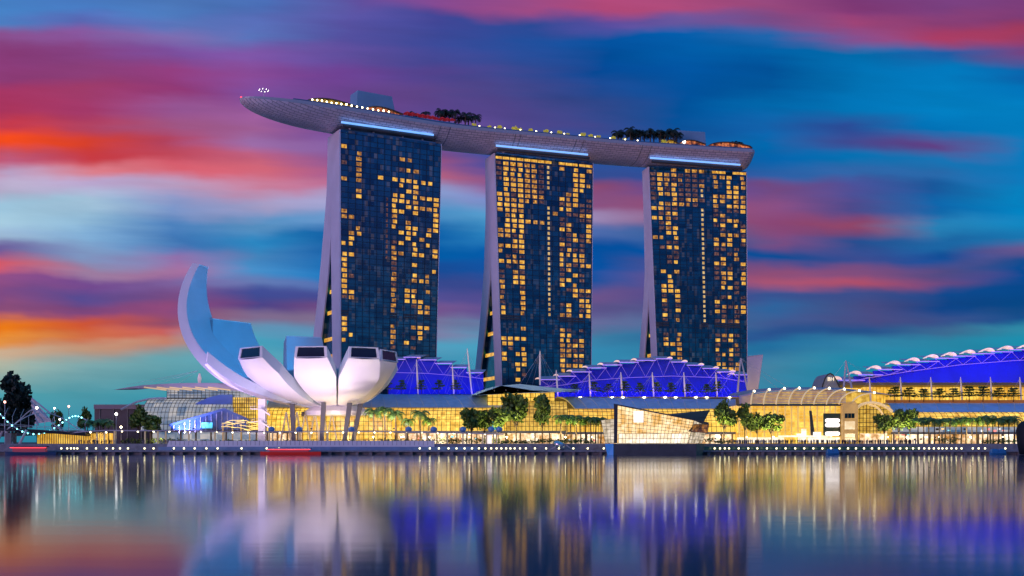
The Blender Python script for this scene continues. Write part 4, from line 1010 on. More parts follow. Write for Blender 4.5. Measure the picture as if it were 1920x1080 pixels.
q = MB(); q.box(wx(1660,549),wx(2000,549),548.5,548.9,wz(756.5,549),wz(750,549)); q.build('terracotta_parapet', mat('terracotta_panel', (.35,.13,.05), .7, emi=(1,.35,.06), es=.16), mE)
q = MB(); q.hexa([(wx(1572,556),555,wz(722,555)),(wx(2000,556),555,wz(722,555)),(wx(2000,560),562,wz(727,560)),(wx(1572,560),562,wz(727,560)),(wx(1572,556),555,wz(717,555)),(wx(2000,556),555,wz(717,555)),(wx(2000,560),562,wz(719,562)),(wx(1572,560),562,wz(719,562))]); q.build('eave', mat('eave_bronze', (.25,.2,.12), .5), mE)
hE = thing('theatre_hall', 'long blue lit roof climbing in steps from the sign gable, over the golden terrace', 'hall', (wx(1800,575),590,40))
stR = [(1570,1620,713),(1607,1653.6,703),(1644,1689.5,693),(1680,1724,684),(1716,1759,678),(1751,1793.6,672),(1785,1827,668),(1820,1862,663.5),(1856,1896.6,660),(1891,1934,656),(1928,1972,653),(1965,2010,651)]
stepped(hE, stR, [(1570,722),(1620,710),(1700,697),(1800,684),(1900,676),(2010,672)], 566, 718, shells='r')
for i, px in enumerate((1630,1688,1745,1801,1857,1912)):
    mast(px, 707, 756, 549.5, 3, nth(i+1)+' mast on the golden terrace, counting from the sign gable', 'masts on the golden terrace', cables=2)
for k in range(22):
    a = 1680+10.5*k+random.uniform(0,3); w_ = random.uniform(3,7); y_ = random.choice((803,806,814,818,822)); Y_ = 507.6 if y_ > 811 else 510.9; q = MB(); q.box(wx(a,Y_), wx(a+w_,Y_), Y_-.1, Y_+.3, wz(y_+random.uniform(1.5,4),Y_), wz(y_,Y_)); q.build('lit_sign', random.choice(sgm), mE)
# sign gable
gb = thing('sign_gable', 'small rounded grey gable with lit lettering at the low end of the long blue roof', 'gable', (wx(1560,552),555,30))
ga = [(1541,730),(1543,720),(1547,709),(1552,702),(1557,700),(1562,703),(1567,711),(1572,722),(1577,730)]
q = MB(); q.prism([P(a,b_,551) for a,b_ in ga], (0,20,0)); q.build('wall', mat('gable_grey', (.25,.32,.36), .5), gb)
q = MB(); q.tube([P(a,b_,550.8) for a,b_ in ga], .3, 5); q.build('rim', M['mullion'], gb)
cu = bpy.data.curves.new('sign_text', 'FONT'); cu.body = 'BH'; cu.size = 2.7; cu.extrude = .15; tx = bpy.data.objects.new('tmp', cu); C.objects.link(tx)
bpy.context.view_layer.update(); me = bpy.data.meshes.new_from_object(tx); bpy.data.objects.remove(tx); me.materials.append(mat('lit_letters', (.8,.7,.5), .4, emi=(1,.82,.55), es=1.1))
tx = bpy.data.objects.new('lettering', me); C.objects.link(tx); tx.parent = gb; tx.location = P(1551.5,714,550.4)-gb.location; tx.rotation_euler = (R(90),0,0)
# A-shaped masts and white sail panel
for (pa, pb, pt_, yt, yb, Y, lb) in ((1383,1403,1389,671,735,545,'white A shaped mast beside the tilted pale panel at the large blue hall'),(1582,1597,1586,676,728,540,'white A shaped mast behind the grand hall roof, beside the sign gable')):
    o = thing('a_frame_mast', lb, 'mast', P((pa+pb)/2, yb, Y), 'A shaped masts')
    for e in (pa, pb):
        q = MB(); q.tube([P(e,yb,Y), P(pt_,yt,Y)], [.55,.3], 6); q.build('leg', M['steel'], o)
    for k, (ex, ey) in enumerate(((pt_-40,yb),(pt_+70,yb-6),(pt_+100,yb-2))):
        q = MB(); q.tube([P(pt_,yt+1,Y), P(ex,ey,Y+4)], .05, 3); q.build('cable', M['rib'], o)
o = MB(); o.hexa([P(1402,737,556),P(1420,737,556),P(1420,737,557),P(1402,737,557),P(1400,669,552),P(1430,665,552),P(1430,665,553),P(1400,669,553)]); wp = thing('white_panel', 'tilted pale panel rising between the far tower base and the grand hall roof', 'panel', P(1410,737,556)); o.build('sheet', M['endwall'], wp)
q = MB(); q.tube([P(1420,737,555.9),P(1430.4,664.6,551.9),P(1400,668.6,551.9)], .22, 4); q.build('rim', M['rib'], wp)
# left mall wing with wing roof
mF = thing('shopping_mall', 'grey glass mall end under a long swooping wing roof, between bridge and museum', 'mall', (wx(380,525),535,LZ))
wt = [(212,731),(240,726),(270,722),(310,719.5),(350,718),(400,718),(450,722)]; wb = [(450,733),(400,730),(350,727),(318,731),(290,729),(250,728)]
q = MB(); q.prism([P(a,b_,520) for a,b_ in wt+wb], (0,30,1.5)); q.build('wing_roof', M['rib2'], mF)
for k in range(6):
    q = MB(); q.tube([P(312+k*24,731.5,519.5), P(270+k*24,726,519.8)], .3, 4); q.build('roof_fin', M['ribl'], mF)
q = MB(); q.tube([P(a,b_,518) for a,b_ in [(227,768),(240,761),(258,753),(280,748),(300,746.5),(312,747)]], .55, 6); q.build('curved_edge_beam', M['rib'], mF)
q = MB(); q.box(wx(313,524),wx(450,524),524,550,wz(765,524),wz(731,524)); g_ = q.build('clerestory_glass', M['silverglass'], mF)
q = MB()
for k in range(20): q.tube([P(313+k*7.2,752,523.8), P(313+k*7.2,731,523.8)], .12, 4)
for py in (736,741,746): q.tube([P(313,py,523.8), P(450,py,523.8)], .1, 4)
q.build('glazing_bars', M['mullion'], g_)
barrel(mF, 284, 450, 747, 808, 523, 508, M['silverglass'], 24, 8, mull=M['mullion'])
q = MB(); q.poly([P(x,y,517) for x,y in [(362,760),(375,752),(392,745),(412,740),(436,740),(436,760)]]); q.prism([P(x,y,514) for x,y in [(362,760),(375,752),(392,745),(412,740),(436,740),(436,760)]], (0,2,0)); q.build('blue_roof_flap', mat('deep_blue_metal', (.06,.16,.42), .45), mF)
q = MB(); q.box(wx(436,512),wx(480,512),512,530,LZ,wz(745,512)); g_ = q.build('corner_glass', M['golddim'], mF); q = MB(); [q.tube([P(437+k*4.2,812,511.8),P(437+k*4.2,745,511.8)], .15, 4) for k in range(11)]; [q.tube([P(436,750+k*7,511.8),P(480,750+k*7,511.8)], .14, 4) for k in range(9)]; q.build('glazing_bars', M['mullion'], g_)
for i, (px, yt, yb, ln) in enumerate(((374,700,719,0),)): mast(px, yt, yb, 525, ln, 'short bright mast on the wing roof under the tallest petal', None, .8, 0)
q = MB()
for ex in (236, 262, 290, 330): q.tube([P(372,695,526), P(ex,722,520)], .05, 3)
q.build('stay_cable', M['rib'], mF)
shops(mF, 284, 482, 808, 507, 12, 'silverglass')
# glass entrance tent
ent = thing('glass_entrance', 'low dark blue gabled glass entrance in front of the grey glass vault', 'entrance', (wx(385,495),497,LZ))
q = MB(); q.prism([P(320,806,495),P(320,797,495),P(418,768,495),P(462,786,495),P(462,806,495)], (0,9,0)); q.build('glass', mat('blue_dusk_glass', (.015,.05,.13), .35, .1, emi=(.02,.2,.5), es=.04, nscale=.25, namt=.8), ent)
q = MB(); q.hexa([P(316,800,494),P(420,770,494),P(420,770,505),P(316,800,505),P(316,796,494),P(420,765,494),P(420,765,505),P(316,796,505)]); q.hexa([P(420.2,770,494),P(466,789,494),P(466,789,505),P(420.2,770,505),P(420.2,765,494),P(466,785,494),P(466,785,505),P(420.2,765,505)]); q.build('roof', mat('entrance_roof_blue', (.03,.09,.22), .5), ent)
for k in range(14): 
    q = MB(); x = 326+k*10; q.tube([P(x,812,494.7), P(x,797-(x-320)*.29 if x < 418 else 770+(x-418)*.4,494.7)], .12, 4); q.build('post', M['rib'], ent)
q = MB(); q.box(wx(378,494.5),wx(398,494.5),494.4,494.9,wz(803,494.5),wz(792,494.5)); q.build('screen', mat('cyan_screen', (.1,.4,.5), .4, emi=(.1,.7,.95), es=.9, nscale=.8, namt=.6), ent)
# ---------------------------------------------------------------- crystal pavilion
pv = thing('crystal_pavilion', 'faceted glass pavilion glowing gold on a dark plinth standing in the bay', 'pavilion', (wx(1220,428),436,0))
M['pvg'] = glow_mat('pavilion_glow', 'f0b050', 'ffecc0', 1.0, 1.6, (2.0,40,2.0), big=.09)
M['pvw'] = glow_mat('pavilion_pale_glow', 'c8b088', 'fff0dc', .6, 1.2, (2.0,40,2.0), big=.2)
Yp = 424
def grid_quad(root, a, b_, c, d, nu, nv, m, name, bar=None, r=.07, off=(0,-.12,0)):
    a, b_, c, d = map(Vector, (a, b_, c, d)); q = MB(); q.quad(a, b_, c, d); g_ = q.build(name, m, root); q = MB(); o_ = Vector(off)
    for i in range(nu+1): q.tube([a.lerp(b_, i/nu)+o_, d.lerp(c, i/nu)+o_], r, 4)
    for i in range(nv+1): q.tube([a.lerp(d, i/nv)+o_, b_.lerp(c, i/nv)+o_], r, 4)
    q.build('glazing_bars', bar or M['mullion'], g_)
zb = 831
grid_quad(pv, P(1157,zb,Yp), P(1290,zb,Yp), P(1301,788,Yp+3), P(1158,760,Yp-1), 20, 9, M['pvg'], 'glass_front')
grid_quad(pv, P(1160,zb,Yp-.3), P(1289,zb,Yp-.3), P(1292,813,Yp+.1), P(1160,813,Yp-.5), 20, 2, M['pale'], 'ground_floor_glass')
grid_quad(pv, P(1135,zb,Yp+3), P(1151,zb,Yp+1), P(1152,785,Yp+1), P(1127,788,Yp+5), 3, 7, M['pvw'], 'side_crystal')
grid_quad(pv, P(1290,zb,Yp), P(1316,zb,Yp+12), P(1327,800,Yp+14), P(1301,788,Yp+3), 5, 6, M['pvw'], 'side_glass', off=(.1,-.1,0))
q = MB(); q.hexa([P(1151,zb,Yp-.4),P(1157,zb,Yp-.4),P(1157,zb,Yp+16),P(1151,zb,Yp+16),P(1151,757,Yp-1.2),P(1158,758,Yp-1.2),P(1158,758,Yp+14),P(1151,757,Yp+14)]); q.build('edge_fin', M['darksteel'], pv)
q = MB(); q.hexa([P(1158,760.5,Yp-1.2),P(1301,788.5,Yp+2.8),P(1329,797,Yp+15),P(1158,766,Yp+20),P(1158,758,Yp-1.2),P(1301,786,Yp+2.8),P(1329,792,Yp+15),P(1158,763,Yp+20)]); q.build('roof', M['darksteel'], pv)
grid_quad(pv, P(1240,782,Yp+13), P(1320,790,Yp+13), P(1331,769,Yp+16), P(1240,778,Yp+16), 12, 3, mat('dark_louvre_glass', (.05,.06,.045), .35), 'rear_screen')
grid_quad(pv, P(1290,809,Yp-.2), P(1326,812,Yp+11), P(1329,796,Yp+13), P(1302,795,Yp+2), 4, 2, glow_mat('upper_lounge_light', '4c2810', 'd8903c', .3, .9, (1.5,30,1.5), big=.3), 'lounge_glass', off=(.05,-.2,0))
q = MB(); q.box(wx(1160,Yp+5), wx(1288,Yp+5), Yp+4, Yp+16, 3.9, wz(800,Yp+5)); q.build('inner_wall', M['pvw'], pv)
q = MB(); q.box(wx(1188,Yp-1), wx(1206,Yp-1), Yp-1.5, Yp-1.2, wz(792,Yp-1), wz(771,Yp-1)); q.build('lit_screen', mat('white_screen', (.8,.8,.8), .4, emi=(1,.88,.80), es=1.25), pv)
q = MB(); q.box(wx(1150.5,Yp), wx(1303,Yp), Yp-3, Yp+13.9, -.5, wz(832,Yp)); q.build('plinth', mat('plinth_concrete', (.07,.08,.09), .6, nscale=.3, namt=.2), pv)
q = MB(); q.hexa([P(1303.2,854,Yp-2.9),P(1316,854,Yp+8),P(1316,854,Yp+13.8),P(1303.2,854,Yp+13.8),P(1303.2,832,Yp-2.9),P(1322,832,Yp+8),P(1322,832,Yp+13.8),P(1303.2,832,Yp+13.8)]); q.build('plinth_end', mat('green_grey_stone', (.12,.15,.10), .7, nscale=.5, namt=.3), pv)
q = MB(); q.hexa([P(1139,854,Yp-1),P(1150.2,854,Yp-2),P(1150.2,854,Yp+6),P(1139,854,Yp+6),P(1134,832,Yp-1),P(1150.2,832,Yp-2),P(1150.2,832,Yp+6),P(1134,832,Yp+6)]); q.build('blue_plinth', mat('glowing_blue_plinth', (.01,.13,.42), .4, emi=(.0,.16,.55), es=.5), pv)  # blue panel glows by emission though it is no lamp

# ---------------------------------------------------------------- promenade furniture
wall = MB(); a, b_ = wx(319,447), wx(815,447)
wall.hexa([(a-1,445.4,LZ-1.4),(b_,445.4,LZ-1.4),(b_,445.95,LZ-1.4),(a-1,445.95,LZ-1.4),(a,445.4,wz(826.5,446)),(b_,445.4,wz(826.5,446)),(b_,445.95,wz(826.5,446)),(a,445.95,wz(826.5,446))])
pw = thing('parapet_wall', 'long low white panelled wall at the foot of the lotus museum', 'wall', ((a+b_)/2,447,LZ)); wall.build('panel', mat('white_wall_panel', (.8,.8,.8), .5), pw)
q = MB()
for k in range(60): x = a+(b_-a)*(k+.5)/60; q.box(x-.05, x+.05, 445.34, 445.395, LZ-.6, wz(826.8,447))
q.build('joint', M['darksteel'], pw)
q = MB(); q.box(a-3, b_+18, 441.2, 445.38, 1.62, 3.1); tq = solo(q, 'landing_stage', mat('blue_grey_stage', (.16,.30,.50), .5, nscale=.3, namt=.15), 'long blue grey step in front of the white panelled wall', 'step')
gl = MB(); 
for (pa, pb) in ((1320,1720),):
    gl.box(wx(pa,442), wx(pb,442), 441.9, 441.95, 1.62, 3.2)
solo(gl, 'glass_rail', mat('green_tint_rail', (.05,.12,.10), .2, .2), 'low greenish glass rail below the waterside crowd', 'railing')
# covered walkway
cw = thing('covered_walkway', 'long flat walkway roof on pale posts running from the bridge past the museum', 'walkway', (wx(540,455),455,LZ))
rp = [(124,811.5),(160,808),(200,806),(250,806.5),(300,806.5),(360,806.5),(420,808),(500,808.5),(560,808.5),(640,808),(720,808),(800,809.5),(870,811),(944,813)]
q = MB(); q.loft([[P(x,y,452.2), P(x,y,458), P(x,y+2,458), P(x,y+2,452.2)] for x, y in rp]); q.build('roof', mat('walkway_roof', (.42,.44,.50), .45), cw)
for px in (182,196,215,272,296,311,354,403,420,505,511,560,614,666,761,802,839,868,905,912,925,931):
    y = [yy for xx, yy in rp if xx <= px][-1]+2; q = MB(); q.tube([(wx(px,453.2),453.2,LZ), P(px,y+.3,453.2)], .36, 6); q.build('post', M['postm'], cw)
for i in range(27):
    q = MB(); x = 140+i*29.6; y = [yy for xx, yy in rp if xx <= x][-1]+2.6; q.ball(P(x,y,455), .35, 6, 4); q.build('ceiling_lamp', M['bulb'], cw)
for i, px in enumerate((509,561,659,766,813,868,921,936)):
    q = MB(); q.ball(P(px,805,455), 1.5, 8, 5, .8); tag(q.build('roof_dome', mat('blue_dome', (.15,.35,.60), .4) if i == 0 else bpy.data.materials['blue_dome'], cw))
for i, (x, e) in enumerate(((-175,1500),(-150,1500),(-120,900),(-60,900),(-30,1500),(-8,1500))): lamp('SPOT', 'walkway_light', (x,454,8.0), (x,460,5), e*1.5, (1,.72,.30), spot_size=R(120), spot_blend=.6, shadow_soft_size=.6)
# warm timber pavilion by the bridge
tp = thing('waterside_pavilion', 'low pavilion with glowing golden slats beside the footbridge', 'pavilion', (wx(120,460),462,LZ))
q = MB(); q.box(wx(70,460),wx(196,460),460,470,LZ,wz(812,460)); q.build('lit_wall', M['gold'], tp)
q = MB(); 
for k in range(38): x = wx(70,459.6)+k*.76; q.box(x-.13,x+.13,459.3,459.6,LZ,wz(812,460))
q.build('slats', M['stone'], tp)
q = MB(); pts = [(60,812),(78,812),(95,805),(108,812),(122,805),(136,812),(165,812)]
q.hexa([P(56,813,456),P(200,813,456),P(200,813,472),P(56,813,472),P(56,810,456),P(200,810,456),P(200,807,472),P(56,807,472)]); q.build('roof', mat('timber_roof', (.10,.07,.04), .7), tp)
# hedges
def hedge(pa, pb, Y, h, label, base=LZ, m='leaf', dens=9):
    q = MB(); a, b_ = wx(pa,Y), wx(pb,Y); n_ = int((b_-a)/1.4)+1; leafcloud(q, [(a+(b_-a)*i/max(n_-1,1), Y+random.uniform(-.6,.6), base+h*random.uniform(.35,.6), h*random.uniform(.5,.75)) for i in range(n_)], n_*dens*4, .3)
    t_ = thing('hedge', label, 'hedge', ((a+b_)/2, Y, base)); q.build('foliage', M[m], t_)
hedge(232,300,458,2.6,'dark hedge under the walkway roof left of the white wall')
hedge(300,345,457,2.6,'lit green bushes where the white panelled wall begins')
hedge(360,480,450,1.7,'hedge behind the white wall in front of the glass entrance')
hedge(505,600,450,1.7,'hedge behind the white wall at the museum legs')
hedge(610,690,450,1.6,'hedge behind the white wall just right of the museum legs')
hedge(712,815,450,2.0,'hedge in front of the first palms and mall shops')
hedge(825,940,456,2.6,'bushes under the far end of the walkway roof')
hedge(945,1008,459,1.6,'low clipped hedge under the tallest promenade trees')
hedge(1012,1112,458,2.2,'clipped hedge behind the silver sculpture', dens=12)
hedge(1325,1372,454,2.4,'green bushes just right of the crystal pavilion')
hedge(1758,1790,458,3.2,'small dark bush at the start of the long palm row')
hedge(1846,1905,460,2.2,'low hedge at the end of the long palm row')
# planter edge strips with hidden lights
for pa, pb, y, lb in ((945,1135,831.5,'lit planter edge between the walkway and the crystal pavilion'),(1772,1908,832,'lit terracotta planter edge below the long palm row')):
    o = thing('planter_edge', lb, 'planter', (wx((pa+pb)/2,452),452,LZ)); q = MB(); q.box(wx(pa,452),wx(pb,452),451.6,453,LZ-1,wz(y,452)); q.build('kerb', mat('terracotta_kerb', (.3,.13,.07), .7) if pa > 1700 else M['concrete'], o)
    q = MB(); q.box(wx(pa,451.5),wx(pb,451.5),451.3,451.59,wz(y,452)-.45,wz(y,452)-.1); q.build('light_strip', mat('warm_strip', (.8,.6,.4), .4, emi=(1,.7,.3), es=1.1), o)
# round bollard lights on the quay edge
bl = thing('bollard_light', 'b', 'light', (0,0,0)); q = MB(); q.tube([(0,0,0),(0,0,.55)], [.22,.16], 7); q.build('post', M['darksteel'], bl); q = MB(); q.ball((0,0,.85), .36, 8, 6); q.build('globe', mat('pale_yellow_globe', (.8,.8,.6), .4, emi=(1,.88,.42), es=4.5), bl)
g1 = [115,126,133,139,145,163,180,200,212,225,240,271,288,326,345,365,387,408,453,500,523]
g2 = [787,806,823,841,856,871,885,898,910,921,931,940,949,957,965,975,986,1003,1024,1048,1075,1102,1132]
g3 = [1340,1350,1359,1367,1385,1403,1420,1438,1456,1473,1491,1508,1525,1542,1558,1574,1590,1605,1620,1635,1648,1662,1675,1688,1700,1712,1723,1733,1742,1751,1760,1767,1775,1784,1793,1803,1824,1835,1847,1885]
for g, gr, lb in ((g1,'quay lights by the museum',' round light on the quay edge counting from the footbridge'),(g2,'quay lights before the entrance hall',' round quay light after the long blue grey step'),(g3,'quay lights before the grand hall',' round quay light to the right of the crystal pavilion')):
    for i, px in enumerate(g):
        plant(bl, (wx(px,437.2), 437.2, 1.6), 1.0, nth(i+1)+lb, 'light', gr, 0)
# street lamps with bright globes
def lamppost(px, ytop, Y, label, r=.45, m='bulbw', base=LZ, grp='tall street lamps'):
    o = thing('street_lamp', label, 'street lamp', (wx(px,Y),Y,base), grp); q = MB(); q.tube([(wx(px,Y),Y,base), P(px,ytop,Y)], .13, 5); q.build('pole', M['steel'], o); q = MB(); q.ball(P(px,ytop,Y)+Vector((0,0,r)), r, 8, 6); q.build('lamp_head', M[m], o)
lamppost(218, 779, 470, 'brightest street lamp in front of the dark low building', .6)
lamppost(69, 767, 475, 'white street lamp in front of the white grandstand roof', .55)
lamppost(129, 764, 490, 'street lamp with a pinkish head at the end of the footbridge', .5, 'redlamp')
lamppost(9, 756, 440, 'reddish lamp in front of the huge dark tree', .5, 'redlamp')
lamppost(102, 767, 500, 'small white lamp between the grandstand roof and the footbridge end', .4)
lamppost(112, 788, 500, 'low lamp behind the footbridge near the small dark tree', .4)
lamppost(227, 803, 459, 'low warm lamp just above the walkway roof', .5, 'bulb')
# ---------------------------------------------------------------- waterside crowd
cm = MB(); random.seed(21)
def figure(mb, x, y, z, h, rz):
    ca, sa = math.cos(rz), math.sin(rz); rings = []
    prof = [(0,.10,.08),(.06,.07,.07),(.26,.085,.08),(.47,.12,.09),(.53,.10,.075),(.68,.12,.08),(.79,.145,.08),(.83,.10,.06),(.855,.035,.035),(.88,.05,.055),(.93,.06,.065),(.98,.045,.05),(1.0,.012,.012)]
    for f, a, b_ in prof: rings.append([Vector((x+ca*a*h*math.cos(t_)-sa*b_*h*math.sin(t_), y+sa*a*h*math.cos(t_)+ca*b_*h*math.sin(t_), z+f*h)) for t_ in [k*1.0472 for k in range(6)]])
    k0 = len(mb.f); mb.loft(rings); c_ = random.choice((0,0,1,2)) 
    for i in range(k0, len(mb.f)): mb.mi[i] = c_
    for sg in (-1, 1):
        sh = Vector((x+ca*.13*h*sg, y+sa*.13*h*sg, z+.79*h)); el = sh+Vector((ca*.06*h*sg, sa*.06*h*sg-.02*h, -.17*h)); hd = el+Vector((0,-.07*h,-.12*h))
        k0 = len(mb.f); mb.tube([sh,el,hd], [.028*h,.022*h,.016*h], 4)
        for i in range(k0, len(mb.f)): mb.mi[i] = c_
for i in range(260):
    figure(cm, wx(random.uniform(1376,1715), 449), random.uniform(446.5,451.5), LZ+.02, random.uniform(1.5,1.9), random.random()*3.1)
for i in range(50): figure(cm, wx(random.uniform(150,320), 450), random.uniform(447,451.5), LZ+.02, random.uniform(1.5,1.9), random.random()*3.1)
o = cm.build('crowd', [mat('dark_clothes', (.03,.025,.03), .8), mat('red_brown_clothes', (.14,.05,.04), .8), mat('pale_clothes', (.35,.32,.30), .8)])
tag(o, 'dense crowd of standing people along the promenade in front of the grand hall', 'crowd', None, 'stuff')
# ---------------------------------------------------------------- boats
def hullring(x, y, L_, w_, z0, z1, n_=10):
    rings = []
    for i in range(n_+1):
        f = i/n_; s = math.sin(math.pi*min(max(f*.92+.06,0),1))**.55; cx = x-L_/2+L_*f; zz = z1+.5*abs(f-.5)**2*2
        rings.append([(cx,y-w_*s,zz),(cx,y-w_*s*.6,z0),(cx,y+w_*s*.6,z0),(cx,y+w_*s,zz)])
    return rings
def boat(px, Y, L_, label, hm, roof, lit, h=2.2):
    x = wx(px, Y); o = thing('river_boat', label, 'boat', (x,Y,0), None)
    q = MB(); q.loft(hullring(x,Y,L_,1.9,-.3,1.0)); q.build('hull', hm, o)
    q = MB(); q.box(x-L_*.34,x+L_*.30,Y-1.3,Y+1.3,1.0,1.0+h*.55); q.build('cabin', lit, o)
    q = MB(); q.loft([[(x-L_*.38+L_*.72*f,Y-1.6,1+h*.56),(x-L_*.38+L_*.72*f,Y,1+h*.56+.5),(x-L_*.38+L_*.72*f,Y+1.6,1+h*.56)] for f in (0,.5,1)], close=False); q.loft([[(x-L_*.38+L_*.72*f,Y+1.6,1+h*.54),(x-L_*.38+L_*.72*f,Y-1.6,1+h*.54)] for f in (0,1)], close=False); q.build('roof', roof, o)
    q = MB(); q.tube([(x-L_*.38,Y-1.75,1+h*.5),(x+L_*.34,Y-1.75,1+h*.5)], .10, 5); q.build('light_strip', M['redl'], o)
boat(545, 428, 24, 'long low river boat outlined in red light passing in front of the museum', mat('red_boat_paint', (.45,.03,.02), .4, emi=(1,.03,.02), es=.12), mat('boat_roof', (.1,.2,.25), .5), mat('boat_cabin', (.2,.05,.08), .5, emi=(.9,.1,.2), es=.1))
boat(58, 430, 20, 'moored river boat with red lit roof edge below the footbridge', mat('blue_boat_paint', (.03,.08,.18), .4), mat('boat_roof_red', (.3,.03,.04), .5), bpy.data.materials['boat_cabin'], 3.6)
def pedal(px, Y, label, w_=4.6):
    x = wx(px,Y); o = thing('covered_boat', label, 'boat', (x,Y,0), 'small blue boats'); q = MB(); q.loft(hullring(x,Y,w_,1.4,-.2,.6,8)); q.build('hull', M['bluehull'], o)
    for s in (-1, 1):
        q = MB(); c = x+s*w_*.22; q.loft([[(c-w_*.24*k,Y-1.2*k2,z),(c+w_*.22*k,Y-1.2*k2,z),(c+w_*.22*k,Y+1.2*k2,z),(c-w_*.24*k,Y+1.2*k2,z)] for k, k2, z in ((1,1,.62),(.8,.9,1.7),(.55,.6,2.3))]); q.build('awning', M['bluehull'], o)
M['bluehull'] = mat('bright_blue_cover', (.02,.20,.45), .5)
pedal(1561, 430, 'small blue covered boat moored below the grand hall crowd', 5.2)
pedal(1871, 432, 'small blue boat moored by the quay near the dark pile', 6.5)
q = MB(); Yk = 424
q.loft([[(wx(px,Yk)+(dx)*math.cos(t_), Yk+dx*math.sin(t_), wz(py,Yk)) for t_ in [k*.628 for k in range(10)]] for px, py, dx in ((1923,852,2.3),(1922,830,3.0),(1921,808,3.2),(1922,797,2.8),(1923,791,1.7),(1924,789,.4))]); solo(q, 'mooring_pile', mat('black_rubber', (.004,.006,.012), .7), 'thick dark rounded mooring pile at the water edge beyond the small blue boat', 'pile', None, True)
q = MB(); c = Vector((wx(1055,440),440,1.62)); q.loft([[c+Vector((r*math.cos(a*.785)*1.3-.6*z, r*math.sin(a*.785)*.8, z)) for a in range(8)] for r, z in ((.3,0),(1.2,.7),(1.9,2.0),(1.6,3.1),(.8,3.8),(.1,4.0))]); so_ = thing('sculpture', 'silver shell shaped sculpture on the quay in front of the clipped hedge', 'sculpture', c); q.build('shell', mat('polished_steel', (.55,.6,.65), .2, .9), so_, True)
q = MB(); q.tube([c+Vector((-1.5,0,2.2)), c+Vector((-5.5,-.3,.2))], [.25,.06], 5); q.tube([c+Vector((1.5,0,2.2)), c+Vector((4.0,-.3,.2))], [.2,.06], 5); q.build('arm', M['steel'], so_)
# turquoise screen, white kiosk
q = MB(); q.box(wx(923,500),wx(933,500),500,500.6,wz(806,500),wz(788,500)); ts = thing('banner_screen', 'turquoise lit banner standing in front of the golden mall beside the tallest tree', 'screen', (wx(928,500),500,LZ)); q.build('panel', mat('turquoise_panel', (.02,.3,.28), .5, emi=(.02,.55,.5), es=.5), ts)
q = MB(); 
for s in (924,932): q.tube([(wx(s,500.3),500.3,LZ),P(s,806,500.3)], .15, 5)
q.build('post', M['steel'], ts)
ks = thing('kiosk', 'white lit ticket kiosk under the far end of the walkway roof', 'kiosk', (wx(916,454.5),455,LZ)); q = MB(); q.box(wx(911,454),wx(922,454),454,456,LZ,wz(816,454)); q.build('wall', mat('white_lit_kiosk', (.8,.8,.8), .5, emi=(1,.86,.84), es=.95), ks); q = MB(); q.box(wx(910,454),wx(923,454),453.9,456.1,wz(816,454)+.01,wz(816,454)+.2); q.build('roof', M['steel'], ks)
# ---------------------------------------------------------------- footbridge with double helix of tubes
br = thing('helix_footbridge', 'curving footbridge wrapped in a double helix of steel tubes with small cyan lights', 'bridge', (wx(60,455),455,LZ))
def ax(t_): px = -60+225*t_; return Vector((wx(px, 446+10*t_), 446+10*t_, wz(786+4.5*t_+8*t_*t_, 446+10*t_)))
for h_, ph in ((1,0),(1,math.pi),(-1,.8)):
    q = MB(); path = []
    for i in range(90):
        t_ = i/89; a = ph+h_*t_*math.pi*2*1.35; p_ = ax(t_); rr = 5.4 if h_ > 0 else 4.4; rr *= (1-.45*t_**4); path.append(p_+Vector((0, rr*math.cos(a), rr*math.sin(a))))
    q.tube(path, .22, 6); q.build('helix_tube', M['steel'], br)
    if h_ > 0 and ph == 0:
        for i in range(4, 88, 3):
            q = MB(); q.ball(path[i]+Vector((0,-.35,0)), .34 if i % 2 else .28, 6, 4); q.build('cyan_lamp', M['cyan'], br)
q = MB(); q.loft([[ax(i/20)+Vector((0,-3,-3.2)), ax(i/20)+Vector((0,3,-3.2)), ax(i/20)+Vector((0,2,-4.4)), ax(i/20)+Vector((0,-2,-4.4))] for i in range(21)]); q.build('walkway_deck', M['darksteel'], br)
for dz in (-2.2, -1.6):
    q = MB(); q.tube([ax(i/20)+Vector((0,-3,dz)) for i in range(21)], .09, 4); q.build('handrail', M['steel'], br)
for i in range(16):
    q = MB(); p_ = ax(i/15); rr = 5.4*(1-.45*(i/15)**4); q.tube([p_+Vector((0,-3,-3.2)), p_+Vector((0,-3.2,rr*.35)), p_+Vector((0,0,rr*.97))], .11, 4); q.build('strut', M['steel'], br)
for px in (-14, 30):
    for dx in (-14, 12):
        q = MB(); q.tube([P(px,846,448), P(px+dx+ (8 if dx>0 else -6),806,448)], .5, 6); q.build('support_leg', M['steel'], br)
q = MB(); q.box(wx(13,449),wx(25,449),447,452,0,wz(812,449)); q.build('pier', M['concrete'], br)
q = MB(); q.hexa([P(-80,822,458),P(80,816,462),P(80,816,474),P(-80,822,474),P(-80,812,458),P(80,811,462),P(80,811,474),P(-80,812,474)]); rb = thing('road_bridge', 'dark flat road bridge passing behind the helix footbridge', 'bridge', P(0,822,464)); q.build('deck', M['darksteel'], rb)
q = MB(); q.tube([P(-80,809,459), P(80,808,463)], .12, 4); q.build('railing', M['steel'], rb)
# white grandstand roof far behind
gs = thing('grandstand', 'white sloping grandstand roof rising behind the huge dark tree', 'grandstand', P(60,800,640)); q = MB()
q.hexa([P(30,800,640),P(98,790,640),P(98,790,670),P(30,800,670),P(42,733,640),P(48,733,640),P(48,733,670),P(42,733,670)]); q.build('seating', mat('pale_seating', (.75,.78,.80), .7, nscale=.3, namt=.35), gs)
for k in range(4):
    q = MB(); q.tube([P(44-k*1.5,734+k*6,639.5), P(96-k*8,776+k*7,639.5)], .5, 5); q.build('roof_beam', M['rib'], gs)
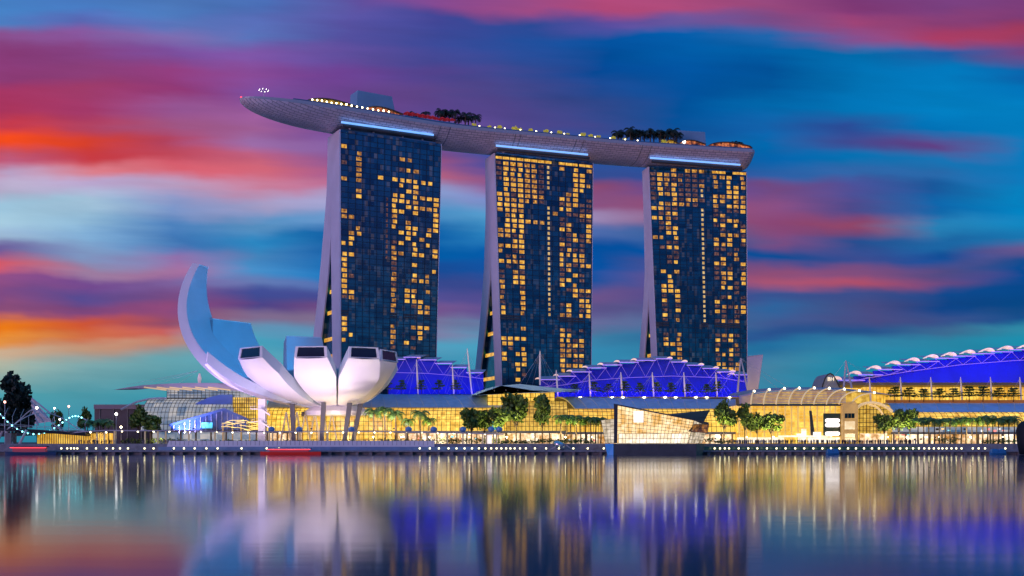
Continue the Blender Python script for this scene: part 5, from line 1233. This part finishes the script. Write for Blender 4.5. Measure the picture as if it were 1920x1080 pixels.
# dark low building
db = thing('office_block', 'dark low building with a pinkish grey roof band behind the brightest street lamp', 'building', P(225,800,540)); q = MB(); q.box(wx(177,540),wx(300,540),540,560,LZ,wz(767,540)); q.build('wall', mat('dark_glass_wall', (.03,.04,.06), .3, .2, nscale=.2, namt=.4), db)
q = MB(); q.box(wx(176,539),wx(300,539),538.8,561,wz(767,540)+.01,wz(758.5,539)); q.build('roof_band', mat('pinkish_grey_band', (.30,.25,.28), .6), db)
for k in range(4): q = MB(); q.box(wx(186+k*26,539.7),wx(188+k*26,539.7),539.6,539.99,LZ,wz(767,540)); q.build('pilaster', M['concrete'], db)
# lit branches sculpture in front of the corner glass
ls = thing('light_sculpture', 'tangle of golden lit branches on thin posts by the glass entrance', 'light sculpture', (wx(440,486),486,LZ)); random.seed(4)
for px in (418,436,452,468):
    q = MB(); q.tube([(wx(px,486),486,LZ), P(px,795,486)], .3, 5); q.build('post', M['stonel'], ls)
for k in range(14):
    q = MB(); a = P(random.uniform(412,474), random.uniform(790,806), 485); q.tube([a, a+Vector((random.uniform(2,5),0,random.uniform(-1,1))), a+Vector((random.uniform(5,9),.3,random.uniform(-1.5,1.5)))], .13, 4); q.build('lit_branch', M['branchl'], ls)

# lamps standing among the promenade trees
for i, (px, Y) in enumerate(((700,461),(752,461),(805,461),(880,463),(950,464),(1000,464),(1060,461),(1110,461),(1350,459),(1400,462),(1450,462),(1665,464),(1700,464),(1760,459),(1820,459),(1880,459))):
    o = thing('path_lamp', nth(i+1)+' short warm path lamp among the promenade trees counting from the museum', 'lamp', (wx(px,Y),Y,LZ), 'path lamps on the promenade')
    q = MB(); q.tube([(wx(px,Y),Y,LZ),(wx(px,Y),Y,LZ+2.6)], .08, 5); q.build('pole', M['darksteel'], o); q = MB(); q.ball((wx(px,Y),Y,LZ+2.9), .28, 6, 4); q.build('lamp_head', M['bulb'], o)
    if i % 2 == 0: lamp('SPOT', 'path_lamp_light', (wx(px,Y),Y-1,LZ+3.0), (wx(px,Y),Y+12,LZ+9), 16000, (1,.80,.35), spot_size=R(130), spot_blend=.6, shadow_soft_size=.6)
